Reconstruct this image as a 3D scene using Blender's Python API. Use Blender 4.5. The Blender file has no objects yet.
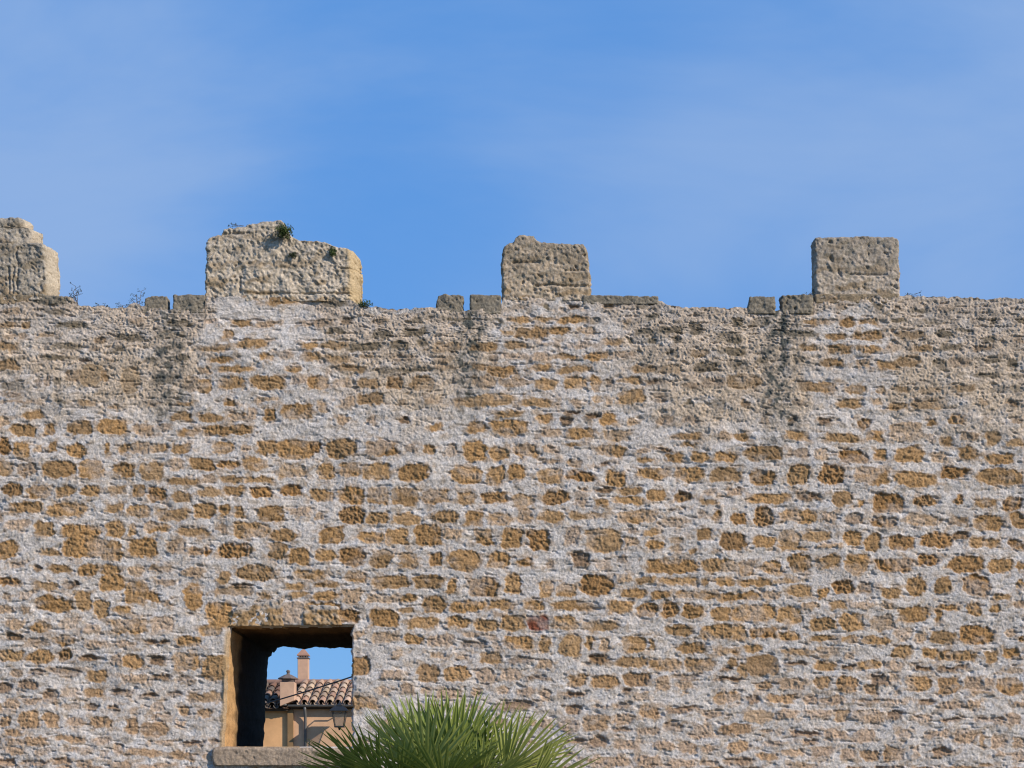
# Old rubble town wall with merlons, a window seen through it, a roof beyond and a fan palm in front.
import bpy, math, random
import numpy as np
from mathutils import Vector, Matrix

SC = bpy.context.scene
COL = SC.collection
R = math.radians
random.seed(11)
F = 1740.0            # focal length in picture widths of 1024
EYE = 1.6
HZ = 800.0            # eye level
WY = 16.0             # distance of the wall face
S = WY / F
THICK = 2.56

def X(px, d=WY): return (px - 512.0) * d / F
def Z(py, d=WY): return EYE + (HZ - py) * d / F

# ------------------------------------------------------------------ noise
_rng = np.random.RandomState(5)
_perm = _rng.permutation(256).astype(np.int32)
_perm = np.concatenate([_perm, _perm, _perm])
_ga = _rng.rand(256) * 2 * np.pi
_g2 = np.stack([np.cos(_ga), np.sin(_ga)], 1).astype(np.float32)
_g3 = _rng.randn(256, 3).astype(np.float32)
_g3 /= np.linalg.norm(_g3, axis=1, keepdims=True)

def n2(x, y, seed=0):
    x = np.asarray(x, np.float32) + seed * 17.31; y = np.asarray(y, np.float32) + seed * 9.77
    xi = np.floor(x).astype(np.int32); yi = np.floor(y).astype(np.int32)
    fx = x - xi; fy = y - yi
    xi &= 255; yi &= 255
    u = fx * fx * (3 - 2 * fx); v = fy * fy * (3 - 2 * fy)
    def g(a, b, dx, dy):
        h = _perm[_perm[(xi + a) & 255] + ((yi + b) & 255)]
        return _g2[h, 0] * dx + _g2[h, 1] * dy
    a = g(0, 0, fx, fy); b = g(1, 0, fx - 1, fy); c = g(0, 1, fx, fy - 1); d = g(1, 1, fx - 1, fy - 1)
    return 1.5 * ((a * (1 - u) + b * u) * (1 - v) + (c * (1 - u) + d * u) * v)

def n3(x, y, z, seed=0):
    x = np.asarray(x, np.float32) + seed * 17.31; y = np.asarray(y, np.float32) + seed * 9.77; z = np.asarray(z, np.float32)
    xi = np.floor(x).astype(np.int32); yi = np.floor(y).astype(np.int32); zi = np.floor(z).astype(np.int32)
    fx = x - xi; fy = y - yi; fz = z - zi
    u = fx * fx * (3 - 2 * fx); v = fy * fy * (3 - 2 * fy); w = fz * fz * (3 - 2 * fz)
    out = 0
    for a in (0, 1):
        for b in (0, 1):
            for c in (0, 1):
                h = _perm[_perm[_perm[(xi + a) & 255] + ((yi + b) & 255)] + ((zi + c) & 255)]
                d = _g3[h, 0] * (fx - a) + _g3[h, 1] * (fy - b) + _g3[h, 2] * (fz - c)
                out = out + d * (u if a else 1 - u) * (v if b else 1 - v) * (w if c else 1 - w)
    return 1.4 * out

def fbm2(x, y, o=4, seed=0):
    t = 0; a = 1.0; s = 0
    for i in range(o):
        t = t + a * n2(x * 2 ** i, y * 2 ** i, seed + i); s += a; a *= .5
    return t / s
def fbm3(x, y, z, o=3, seed=0):
    t = 0; a = 1.0; s = 0
    for i in range(o):
        t = t + a * n3(x * 2 ** i, y * 2 ** i, z * 2 ** i, seed + i); s += a; a *= .5
    return t / s
def sm(a, b, x):
    t = np.clip((x - a) / (b - a), 0, 1); return t * t * (3 - 2 * t)
def lerp(a, b, t): return a + (b - a) * t
def mixc(c, col, m):   # blend pigment array towards a colour by mask
    col = np.asarray(col, np.float32)
    return c * (1 - m[..., None]) + col * m[..., None]

# ------------------------------------------------------------------ objects
def tag(o, label=None, cat=None, group=None, kind=None):
    if label: o['label'] = label
    if cat: o['category'] = cat
    if group: o['group'] = group
    if kind: o['kind'] = kind
    return o

def empty(name, loc, **k):
    o = bpy.data.objects.new(name, None); COL.objects.link(o); o.location = loc
    o.empty_display_size = .2
    return tag(o, **k)

def link(name, me, mat=None, parent=None):
    o = bpy.data.objects.new(name, me); COL.objects.link(o)
    if mat: me.materials.append(mat)
    if parent is not None:
        o.parent = parent; o.matrix_parent_inverse = Matrix.Translation(-parent.location)
    return o

def np_mesh(name, V, Q, pig=None, smooth=True):
    V = np.ascontiguousarray(V, np.float32); Q = np.ascontiguousarray(Q, np.int32)
    me = bpy.data.meshes.new(name)
    me.vertices.add(len(V)); me.vertices.foreach_set('co', V.ravel())
    me.loops.add(Q.size); me.loops.foreach_set('vertex_index', Q.ravel())
    me.polygons.add(len(Q)); me.polygons.foreach_set('loop_start', np.arange(0, Q.size, Q.shape[1], dtype=np.int32))
    me.polygons.foreach_set('use_smooth', np.full(len(Q), smooth, bool))
    me.update(calc_edges=True); me.validate()
    if pig is not None:
        a = me.color_attributes.new('pigment', 'FLOAT_COLOR', 'POINT')
        c = np.ones((len(V), 4), np.float32); c[:, :3] = np.clip(pig * .86, 0.004, .9)
        a.data.foreach_set('color', c.ravel())
    return me

class MB:
    """collects simple solids into one mesh"""
    def __init__(s): s.v = []; s.f = []
    def add(s, vs, fs):
        n = len(s.v); s.v += [tuple(v) for v in vs]; s.f += [tuple(n + i for i in f) for f in fs]; return s
    def box(s, x0, x1, y0, y1, z0, z1):
        return s.add([(x, y, z) for z in (z0, z1) for y in (y0, y1) for x in (x0, x1)],
                     [(0, 1, 3, 2)[::-1], (4, 5, 7, 6), (0, 1, 5, 4), (2, 3, 7, 6)[::-1], (0, 2, 6, 4)[::-1], (1, 3, 7, 5)])
    def ring(s, prof, n=4, rot=math.pi / 4, c=(0, 0, 0), sy=1):   # prof: (radius, z); lathe
        vs = []; fs = []
        for r, z in prof:
            for i in range(n):
                a = rot + 2 * math.pi * i / n
                vs.append((c[0] + r * math.cos(a), c[1] + r * math.sin(a) * sy, c[2] + z))
        for j in range(len(prof) - 1):
            for i in range(n):
                k = (i + 1) % n
                fs.append((j * n + i, j * n + k, (j + 1) * n + k, (j + 1) * n + i))
        fs.append(tuple(range(n))[::-1]); fs.append(tuple((len(prof) - 1) * n + i for i in range(n)))
        return s.add(vs, fs)
    def tube(s, pts, r, n=8, r2=None):
        pts = [Vector(p) for p in pts]; vs = []; fs = []
        for i, p in enumerate(pts):
            d = (pts[min(i + 1, len(pts) - 1)] - pts[max(i - 1, 0)]).normalized()
            u = d.cross(Vector((0, 0, 1)))
            if u.length < 1e-3: u = Vector((1, 0, 0))
            u.normalize(); w = d.cross(u)
            rr = r if r2 is None else lerp(r, r2, i / (len(pts) - 1))
            for k in range(n):
                a = 2 * math.pi * k / n
                vs.append(p + (u * math.cos(a) + w * math.sin(a)) * rr)
        for i in range(len(pts) - 1):
            for k in range(n):
                k2 = (k + 1) % n
                fs.append((i * n + k, i * n + k2, (i + 1) * n + k2, (i + 1) * n + k))
        fs.append(tuple(range(n))); fs.append(tuple(len(vs) - n + k for k in range(n)))
        return s.add(vs, fs)
    def build(s, name, mat, parent=None, bevel=0, smooth=False):
        me = bpy.data.meshes.new(name); me.from_pydata(s.v, [], s.f); me.update()
        import bmesh
        bm = bmesh.new(); bm.from_mesh(me); bmesh.ops.recalc_face_normals(bm, faces=bm.faces)
        bm.to_mesh(me); bm.free()
        if smooth: me.polygons.foreach_set('use_smooth', [True] * len(me.polygons))
        o = link(name, me, mat, parent)
        if bevel:
            b = o.modifiers.new('bevel', 'BEVEL'); b.width = bevel; b.segments = 2; b.limit_method = 'ANGLE'
        return o

# ------------------------------------------------------------------ materials
def new_mat(name):
    m = bpy.data.materials.new(name); m.use_nodes = True
    nt = m.node_tree; b = nt.nodes['Principled BSDF']
    b.inputs['Roughness'].default_value = .95
    b.inputs['Specular IOR Level'].default_value = .15
    return m, nt, b
def node(nt, t, **k):
    n = nt.nodes.new(t)
    for a, v in k.items(): setattr(n, a, v)
    return n
def noise(nt, scale, detail=4, rough=.6, vec=None):
    n = node(nt, 'ShaderNodeTexNoise'); n.inputs['Scale'].default_value = scale
    n.inputs['Detail'].default_value = detail; n.inputs['Roughness'].default_value = rough
    if vec: nt.links.new(vec, n.inputs['Vector'])
    return n
def mul(nt, col_socket, fac_socket, lo, hi, f0=.3, f1=.7):
    """col * remap(fac)"""
    mr = node(nt, 'ShaderNodeMapRange'); nt.links.new(fac_socket, mr.inputs['Value'])
    mr.inputs['From Min'].default_value = f0; mr.inputs['From Max'].default_value = f1
    mr.inputs['To Min'].default_value = lo; mr.inputs['To Max'].default_value = hi
    vm = node(nt, 'ShaderNodeVectorMath', operation='SCALE')
    nt.links.new(col_socket, vm.inputs[0]); nt.links.new(mr.outputs[0], vm.inputs['Scale'])
    return vm.outputs[0]

def stone_mat(name, grain=.010):
    m, nt, b = new_mat(name)
    at = node(nt, 'ShaderNodeAttribute', attribute_name='pigment')
    tc = node(nt, 'ShaderNodeTexCoord')
    a = noise(nt, 60, 5, .7, tc.outputs['Object'])
    c = noise(nt, 9, 4, .6, tc.outputs['Object'])
    s = mul(nt, at.outputs['Color'], a.outputs['Fac'], .64, 1.36)
    s = mul(nt, s, c.outputs['Fac'], .86, 1.14)
    nt.links.new(s, b.inputs['Base Color'])
    g = noise(nt, 110, 4, .75, tc.outputs['Object'])
    bp = node(nt, 'ShaderNodeBump'); bp.inputs['Strength'].default_value = .9; bp.inputs['Distance'].default_value = grain
    nt.links.new(g.outputs['Fac'], bp.inputs['Height']); nt.links.new(bp.outputs[0], b.inputs['Normal'])
    return m

def plain_mat(name, col, rough=.85, spec=.2, var=.15, scale=6, bump=0, metal=0, bscale=60, streak=None):
    m, nt, b = new_mat(name)
    b.inputs['Roughness'].default_value = rough; b.inputs['Specular IOR Level'].default_value = spec
    b.inputs['Metallic'].default_value = metal
    tc = node(nt, 'ShaderNodeTexCoord')
    vec = tc.outputs['Object']
    if streak:
        mp = node(nt, 'ShaderNodeMapping'); mp.inputs['Scale'].default_value = streak
        nt.links.new(vec, mp.inputs['Vector']); vec = mp.outputs[0]
    rgb = node(nt, 'ShaderNodeRGB'); rgb.outputs[0].default_value = (*[v * .86 for v in col], 1)
    a = noise(nt, scale, 6, .65, vec)
    s = mul(nt, rgb.outputs[0], a.outputs['Fac'], 1 - var, 1 + var)
    nt.links.new(s, b.inputs['Base Color'])
    if bump:
        g = noise(nt, bscale, 4, .6, tc.outputs['Object'])
        bp = node(nt, 'ShaderNodeBump'); bp.inputs['Distance'].default_value = bump
        nt.links.new(g.outputs['Fac'], bp.inputs['Height']); nt.links.new(bp.outputs[0], b.inputs['Normal'])
    return m
SKY_DUST, SKY_OZONE, SKY_TINT, SKY_LOC, SKY_CLOUD, SKY_WISP, SKY_STR, SUN_E, EXPO = 0.3, 1.5, (.8, 1.05, 1.2), (.7, 2, -2.2), .72, (3.25, 4.75, 7.6, 1), .10, 4.7, 0.0
SKY_BLUE = (1.12, 3.42, 8.5, 1)
# Stones read off the wall: tile origin x, y and magnification, then centre x, centre y, width, height, kind
STONE_TILES = [
(230,440,5.12,"190 35 90 70 o;75 45 50 30 p;330 45 170 95 o;435 35 60 60 d;575 45 150 100 o;775 45 130 90 o;925 45 50 40 p;1010 55 50 50 o;15 120 30 40 o;125 125 125 65 s;325 155 125 70 o;395 165 50 45 p;490 160 75 80 o;605 155 95 75 s;745 160 140 80 s;940 170 140 90 o;20 200 50 35 s;150 203 140 32 s;30 262 80 45 o;155 268 100 55 d;305 258 115 50 d;470 280 110 70 o;620 285 115 85 o;755 288 100 90 s;895 290 115 95 s;1005 300 50 70 o;50 375 55 60 o;210 378 110 80 o;360 370 100 45 p;455 390 40 40 p;625 385 110 90 d;755 400 105 60 o;905 405 145 65 s;110 462 165 80 o;270 487 120 70 o;520 487 120 85 o;725 497 115 65 o;850 498 105 75 s;990 490 80 100 o;50 565 105 90 o;240 570 90 90 o;355 592 100 80 o;490 597 90 60 o;625 600 115 85 d;775 612 110 90 o;918 615 95 85 s;130 680 195 75 o;410 690 145 50 o;645 695 105 55 o;815 725 180 70 o;985 725 75 75 o;60 748 90 30 k;325 748 100 35 s;495 742 130 35 s"),
(350,560,5.12,"165 15 100 40 o;295 18 85 50 s;445 10 60 35 d;590 20 150 70 o;745 20 60 50 o;905 15 90 40 o;40 80 90 50 o;200 112 190 60 o;400 110 135 65 o;520 135 45 75 o;680 138 140 95 d;835 120 75 95 o;1000 155 70 80 s;20 185 40 60 o;165 198 130 40 p;305 195 75 45 o;425 225 110 85 o;300 255 65 35 s;600 238 180 55 o;780 228 125 50 o;940 235 105 50 o;45 275 80 45 k;175 297 135 90 o;370 322 155 58 s;555 318 110 60 o;700 330 120 60 o;770 285 60 30 p;835 325 120 85 o;963 322 90 75 r;40 380 50 40 p;180 400 130 50 p;325 402 85 50 o;465 412 130 55 p;625 383 80 28 p;630 428 130 35 k;740 420 35 70 p;862 425 140 70 o;1000 430 50 80 o;245 483 55 35 p;455 490 80 30 p;570 490 60 30 p;720 500 100 65 s;880 510 120 40 k;1000 530 70 50 p;50 555 90 80 p;215 582 100 45 p;400 580 95 85 o;545 580 125 85 o;700 595 95 75 p;825 583 90 55 p;960 605 110 25 k;165 665 80 40 p;290 660 60 60 p;385 670 55 40 p;515 685 120 55 p;650 680 50 40 p;785 662 75 35 p;905 672 75 35 p;1000 700 50 60 p;75 735 130 70 o;830 745 190 50 k"),
(640,420,6.4,"300 105 180 45 s;320 160 90 30 s;540 105 90 50 p;655 110 80 50 o;995 100 90 60 o;45 255 100 35 s;155 185 110 22 k;220 235 90 60 o;385 235 110 65 o;555 245 145 55 o;795 215 210 95 o;1010 215 45 50 o;95 340 190 70 o;315 350 165 90 o;550 355 190 90 s;780 368 140 105 o;1000 340 80 110 o;105 485 110 80 o;275 490 105 80 d;470 465 80 40 p;440 525 100 40 s;600 460 75 50 d;830 500 230 65 s;1012 492 30 45 d;55 620 90 70 o;205 580 60 20 k;215 652 140 55 s;395 600 80 40 p;490 610 50 65 o;635 630 95 70 d;795 615 120 120 d;965 615 110 80 s;75 722 90 45 s;590 750 120 45 o"),
(600,500,5.12,"185 85 180 70 o;45 200 110 110 s;380 110 100 45 s;165 150 55 30 p;155 205 65 50 p;265 170 75 40 s;275 232 90 45 o;390 205 70 35 s;390 252 75 30 s;680 210 130 85 d;840 212 115 60 o;970 210 110 60 o;970 248 110 25 s;600 262 50 20 p;370 342 235 75 o;605 338 165 80 o;755 345 80 80 o;880 345 85 70 o;1000 320 70 90 o;125 400 75 45 p;235 410 90 42 s;400 418 185 38 s;540 422 50 28 s;640 425 80 42 s;795 425 180 35 s;960 410 120 38 s;25 430 80 80 d;175 472 130 48 o;315 485 100 45 o;495 490 205 42 o;718 495 190 45 o;880 485 90 45 p;1000 470 60 60 o;105 548 115 70 o;240 565 90 80 d;355 560 80 75 d;470 568 100 75 o;620 580 95 75 s;785 580 200 85 o;970 590 120 95 o;45 645 100 60 o;405 670 120 60 o;600 675 160 75 o;712 680 65 70 s;835 680 130 50 d;970 695 95 55 p;165 730 110 85 o;265 740 32 50 s;470 750 130 50 o;790 755 100 35 s;20 740 40 40 p"),
(0,290,5.12,"85 48 160 38 s;255 50 150 50 g;60 105 80 40 p;280 110 110 35 g;40 180 85 35 s;130 180 40 40 s;370 178 150 35 g;700 160 80 35 p;920 170 140 40 g;80 240 110 25 p;665 242 145 38 g;230 230 90 25 p;50 290 90 40 o;350 288 125 32 g;620 300 60 30 g;490 300 60 25 p;885 235 130 35 g;900 295 100 25 g;45 385 95 60 o;300 348 150 25 g;445 360 50 22 k;780 350 80 20 g;560 352 40 20 p;380 440 80 60 p;240 470 40 50 d;465 440 95 120 y;670 460 90 130 y;525 440 40 60 d;640 435 35 25 d;835 455 100 50 g;60 490 110 40 g;60 535 120 30 p;450 575 95 32 s;580 600 60 25 s;100 572 190 18 p;170 640 90 50 o;940 580 80 28 s;980 480 80 80 p;935 650 90 50 o"),
(820,290,5.02,"110 42 230 35 s;130 158 78 45 o;245 160 95 32 s;80 235 105 35 s;245 228 150 40 o;100 300 110 45 o;250 295 110 38 o;55 368 95 40 o;215 370 70 30 p;340 378 120 45 s;450 355 110 55 o;40 495 85 45 o;185 500 105 45 s;150 572 105 50 s;550 568 165 62 s;395 580 100 40 o;310 500 40 40 s;405 503 80 30 s;555 500 110 28 s;720 495 110 35 s;450 232 150 35 s;635 225 80 40 g;735 210 80 20 g;510 295 100 35 s;370 285 60 30 p;600 375 60 55 g;700 360 120 50 p;815 290 90 25 k;860 355 90 30 g;970 365 60 40 g;830 430 140 22 g;560 155 80 30 g;500 98 80 25 g;395 150 70 30 g;400 93 40 15 k;905 495 80 30 g;990 495 60 30 g;655 285 90 25 g;990 435 70 25 g;870 740 80 50 o"),
(400,300,5.12,"115 425 105 70 s;240 240 130 45 s;430 240 120 50 s;620 100 90 35 s;670 165 160 55 o;540 165 60 30 s;815 160 110 45 o;885 100 140 38 o;730 100 90 20 s;965 155 80 38 o;600 235 120 35 s;910 228 110 35 p;765 225 80 20 p;585 290 110 25 p;725 290 100 50 p;850 285 110 30 s;985 290 80 40 o;520 360 150 55 o;400 345 70 35 s;715 345 120 32 s;895 358 160 38 s;425 420 120 60 p;585 418 145 50 s;750 432 100 60 s;895 425 95 60 o;1005 430 50 80 o;430 515 310 60 s;695 525 160 50 s;555 583 125 35 s;740 605 95 55 o;880 577 65 20 k;980 595 90 30 k;395 658 95 55 o;560 650 170 75 o;775 678 110 38 p;935 682 135 55 s;880 740 90 22 s;190 650 60 40 o;600 750 150 40 o;390 750 90 40 o;80 160 110 35 g;300 100 150 25 g;110 215 60 40 g;230 300 90 40 p;230 350 100 35 p;70 352 140 25 g;480 105 110 20 g;1005 510 40 50 o"),
(190,570,5.12,"150 232 110 130 o;530 215 110 110 p;685 225 180 110 o;820 235 90 70 d;340 20 190 50 o;620 25 140 40 p;855 25 105 50 o;980 55 110 60 o;175 35 55 70 s;225 113 180 45 s;265 75 80 25 p;535 83 105 32 s;560 128 95 30 s;700 75 130 38 s;690 135 125 52 o;825 135 85 80 p;975 145 110 42 o;45 100 100 60 o;15 165 40 90 o;970 245 110 75 o;865 335 60 35 p;970 355 90 40 p;105 310 105 55 s;15 365 60 60 d;130 500 120 130 o;15 475 50 90 d;75 735 60 50 o;75 650 160 45 s;870 495 80 90 d;890 680 120 65 o;985 610 80 40 p;1005 530 40 50 o"),
(0,384,4,"350 72 80 28 s;135 125 70 40 o;325 175 85 65 o;450 168 100 60 o;90 187 85 50 o;200 182 45 50 o;575 180 80 45 o;655 170 50 30 p;735 133 65 38 o;845 135 85 38 s;945 125 65 38 o;915 75 50 28 s;15 250 45 70 d;88 262 70 60 o;155 255 30 30 p;215 250 35 35 o;305 262 60 48 o;432 258 25 45 o;570 258 175 45 o;725 255 75 45 s;890 253 75 45 s;980 262 40 25 p;755 190 90 32 s;910 187 180 42 o;15 340 55 60 s;105 345 75 50 d;235 342 120 70 s;365 342 95 75 s;495 345 75 55 o;607 350 90 70 s;705 322 55 45 p;810 320 95 50 o;910 322 70 35 d;995 322 60 45 o;735 390 115 32 s;838 382 60 35 p;925 380 80 28 s;1005 383 45 25 s;50 422 70 55 d;150 430 85 60 o;258 432 75 42 o;362 430 75 42 o;470 425 65 40 s;552 432 50 55 o;628 440 70 60 d;730 455 80 45 s;840 435 95 32 s;940 425 80 38 s;105 495 125 45 o;270 500 145 52 o;460 500 70 42 s;560 510 90 52 o;695 522 120 48 s;815 505 70 58 o;893 507 48 48 o;965 512 50 48 o;70 563 90 38 p;180 578 65 62 o;320 592 145 55 o;458 580 70 65 o;525 580 30 50 o;625 575 105 38 o;780 598 120 42 s;890 575 45 35 p;985 585 85 52 o;25 660 75 75 o;340 655 160 80 o;445 665 90 80 o;575 655 105 75 o;705 650 70 50 p;800 670 90 35 d;940 665 125 60 d;240 740 75 35 s;70 725 50 25 p;350 745 80 42 o;445 745 75 45 o;545 750 55 40 p;645 738 90 25 s;775 750 80 35 p;890 745 45 55 o;985 745 80 45 o"),
(0,576,4,"185 42 100 38 s;105 78 45 30 p;290 35 50 30 k;215 110 130 60 o;335 100 60 85 o;445 28 90 60 o;545 65 90 90 o;612 80 50 40 o;405 135 60 68 o;660 27 85 28 p;770 85 65 110 o;890 15 50 40 o;895 65 60 30 s;870 150 90 100 o;672 110 30 30 p;65 195 75 40 p;170 205 70 45 o;275 190 65 50 p;365 215 60 35 p;520 200 130 60 o;645 190 80 55 p;60 245 70 30 k;150 265 80 28 p;255 255 80 35 o;380 272 80 28 p;505 275 65 28 p;625 262 90 20 k;755 262 85 45 o;45 322 80 50 o;160 325 100 55 o;262 315 45 45 d;350 328 80 22 k;465 340 45 40 p;530 345 75 55 o;628 335 60 45 k;745 345 100 75 o;145 385 60 25 k;65 390 50 30 p;260 382 110 38 k;385 402 75 50 s;545 412 100 32 p;640 405 65 25 k;745 415 65 22 k;860 395 90 80 o;25 445 60 38 k;112 437 70 30 k;200 480 60 55 k;280 465 60 38 p;375 467 85 28 s;492 462 75 22 k;585 480 80 20 k;700 470 60 22 k;820 485 130 42 s;45 510 50 35 p;130 503 75 28 p;290 520 60 25 p;370 525 40 30 k;455 525 45 20 k;535 540 40 30 p;628 525 50 40 p;735 542 40 32 o;818 553 55 50 o;112 575 80 65 o;205 575 55 58 o;300 585 75 30 p;405 585 75 38 o;530 600 50 60 o;620 612 95 55 o;625 562 60 18 p;20 575 40 40 o;55 628 60 30 o;150 660 85 40 o;280 650 110 28 s;405 657 75 25 p;650 665 70 22 p;775 668 90 20 k;60 665 60 25 p;60 700 75 30 p;170 702 70 25 p;310 697 110 22 p;410 708 35 30 p;475 695 35 40 k;570 708 125 28 s;730 722 90 38 s;25 745 60 28 k;140 748 100 25 k;250 745 60 28 k;340 752 65 25 p;500 755 80 25 p;620 758 130 20 p"),
(768,384,4,"200 10 140 40 s;360 22 75 36 s;455 22 35 30 s;540 22 75 28 o;660 20 110 25 s;785 18 80 30 s;325 80 75 38 s;515 85 75 32 o;645 75 130 48 s;115 207 80 38 o;385 158 50 30 d;300 215 140 36 o;430 208 55 40 o;555 190 120 75 p;655 215 28 40 p;715 230 45 35 o;755 145 60 45 o;660 152 35 28 o;900 215 55 50 s;800 215 60 35 p;985 240 70 30 s;25 280 55 40 o;130 275 60 42 p;212 282 50 45 p;340 290 110 52 d;448 285 45 45 o;565 280 105 65 o;685 295 55 38 p;800 275 75 45 o;925 300 105 42 o;10 365 30 80 o;122 365 80 75 o;255 362 90 80 d;415 365 135 70 o;590 382 150 55 o;748 355 105 48 d;925 372 170 68 o;40 455 80 42 s;162 455 95 32 k;300 460 75 62 s;368 475 28 35 o;482 475 110 80 d;625 468 85 50 d;765 463 38 38 d;872 472 90 40 o;985 480 75 65 d;1005 545 50 55 o;120 530 135 50 o;245 535 45 45 p;345 540 70 40 k;462 550 90 40 d;618 545 125 42 o;770 548 70 38 o;880 555 105 60 o;10 545 25 50 o;88 618 85 60 s;195 605 105 45 s;340 620 65 62 o;420 635 60 70 o;535 635 85 60 d;675 622 115 60 d;775 610 70 28 k;870 632 110 35 o;995 640 60 40 d;15 635 30 25 p;100 655 120 18 s;235 650 100 18 p;125 715 85 75 o;245 712 95 50 o;360 718 85 75 o;505 725 135 52 d;645 705 85 45 d;795 720 125 75 d;925 730 90 65 o;1008 730 30 40 o;25 740 55 55 d"),
(768,576,4,"75 15 95 20 s;130 60 90 50 o;30 70 60 35 p;215 68 40 45 o;298 45 80 60 d;390 45 55 45 d;490 68 70 42 o;590 40 70 75 o;700 35 60 60 o;835 40 100 80 d;935 80 70 30 s;1012 35 25 40 o;280 120 65 32 s;380 118 80 28 p;170 118 70 28 p;475 118 45 28 p;1005 120 60 35 d;908 132 35 35 o;828 135 55 50 o;85 158 95 70 o;212 190 105 55 o;335 185 100 70 o;458 188 80 62 o;580 155 115 62 o;680 150 28 65 o;720 130 80 30 o;15 220 25 35 d;85 240 80 40 o;215 248 95 25 s;328 253 65 32 s;435 260 100 35 o;612 240 38 45 p;698 245 90 55 s;832 235 120 75 d;970 225 45 30 p;540 225 70 50 p;1015 255 25 30 d;125 305 115 35 o;245 303 80 40 s;322 315 32 30 p;540 300 70 50 o;645 308 60 35 o;760 318 140 45 o;892 325 48 45 o;970 310 60 40 o;15 350 35 70 s;110 352 95 20 k;230 360 85 48 s;410 357 80 38 o;508 360 65 42 p;330 368 50 20 k;625 370 80 20 k;745 370 110 20 k;975 375 85 22 s;5 440 25 50 o;100 432 95 45 p;220 425 60 45 o;318 435 75 65 o;405 452 50 40 o;445 420 80 40 k;510 410 40 35 p;600 430 95 55 o;722 440 75 70 o;820 432 75 55 p;885 425 38 40 p;845 468 85 18 p;965 440 95 65 o;55 490 90 30 o;170 495 60 38 p;262 498 100 40 p;405 500 110 18 k;515 500 75 25 p;640 503 65 25 k;735 517 75 32 p;820 515 60 32 p;1005 515 45 25 p;78 555 75 40 p;205 555 85 30 p;298 562 48 50 s;400 560 115 50 p;505 555 55 28 k;615 572 70 25 p;730 575 80 18 k;885 578 110 20 k;980 575 50 40 p;150 630 110 28 k;270 630 90 40 p;382 640 80 55 p;545 630 50 35 p;680 635 90 30 p;790 640 75 60 p;858 655 25 50 s;920 660 55 60 p;1005 665 40 45 o;20 722 35 30 o;105 705 75 32 p;215 705 80 40 p;318 710 60 40 p;405 720 70 45 o;505 710 75 55 o;585 705 28 45 p;700 705 75 35 k;1000 720 50 35 p;150 758 120 25 y;870 760 70 20 s"),
(540,560,3.69,"490 28 170 48 o;655 22 115 50 o;762 30 60 50 o;860 22 70 45 o;140 12 60 25 d;210 92 110 75 d;95 110 70 55 o;15 115 50 50 s;312 70 55 30 p;395 78 65 30 s;510 80 140 26 s;345 118 95 32 o;450 127 70 30 s;578 132 150 28 s;740 135 130 30 s;862 127 70 28 p;125 172 135 35 s;300 172 80 55 o;392 188 65 52 d;478 185 58 50 d;560 190 72 50 o;668 195 65 50 s;790 195 140 60 o;905 205 70 60 o;88 235 90 52 o;222 243 135 40 s;515 260 85 42 o;650 268 125 55 o;733 268 40 52 s;822 268 92 30 d;920 275 60 35 o;30 308 75 50 o;115 320 75 75 s;185 310 28 50 o;235 320 35 50 p;345 308 80 65 s;412 312 24 50 s;562 323 95 38 o;685 335 90 28 o;788 327 65 28 s;25 385 50 35 o;220 370 70 30 k;342 375 105 35 s;463 388 108 45 o;587 387 100 52 s;818 388 112 70 s;710 378 25 40 s;745 405 35 50 s;690 402 40 18 k;915 385 45 25 s;925 460 50 38 o;138 442 65 48 o;238 448 90 50 o;355 440 90 52 d;448 458 50 50 p;540 435 70 25 k;530 460 60 22 p;830 463 60 35 o;700 442 90 14 k;690 508 90 42 o;785 512 55 28 k;890 515 90 32 o;32 508 55 48 p;128 498 65 20 k;375 502 55 30 p;220 542 60 12 k;128 550 50 30 k;408 562 68 48 o;528 552 110 18 k;640 570 70 22 p;805 575 100 50 y;910 572 65 30 p;20 605 45 35 p;105 608 75 38 p;208 603 85 55 o;305 590 65 32 p;300 625 75 16 k;405 628 75 28 p;495 615 60 40 k;598 632 72 55 p;720 625 105 42 o;835 635 50 15 p;130 668 80 15 k;215 675 65 45 k;320 680 90 40 p;455 685 70 35 p;545 692 75 45 p;620 695 40 28 p;735 692 65 48 o;860 680 60 20 p;840 725 75 30 s;260 745 150 35 p;400 745 80 45 p;525 750 90 30 p;730 745 100 22 k;620 750 60 25 p"),
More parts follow.
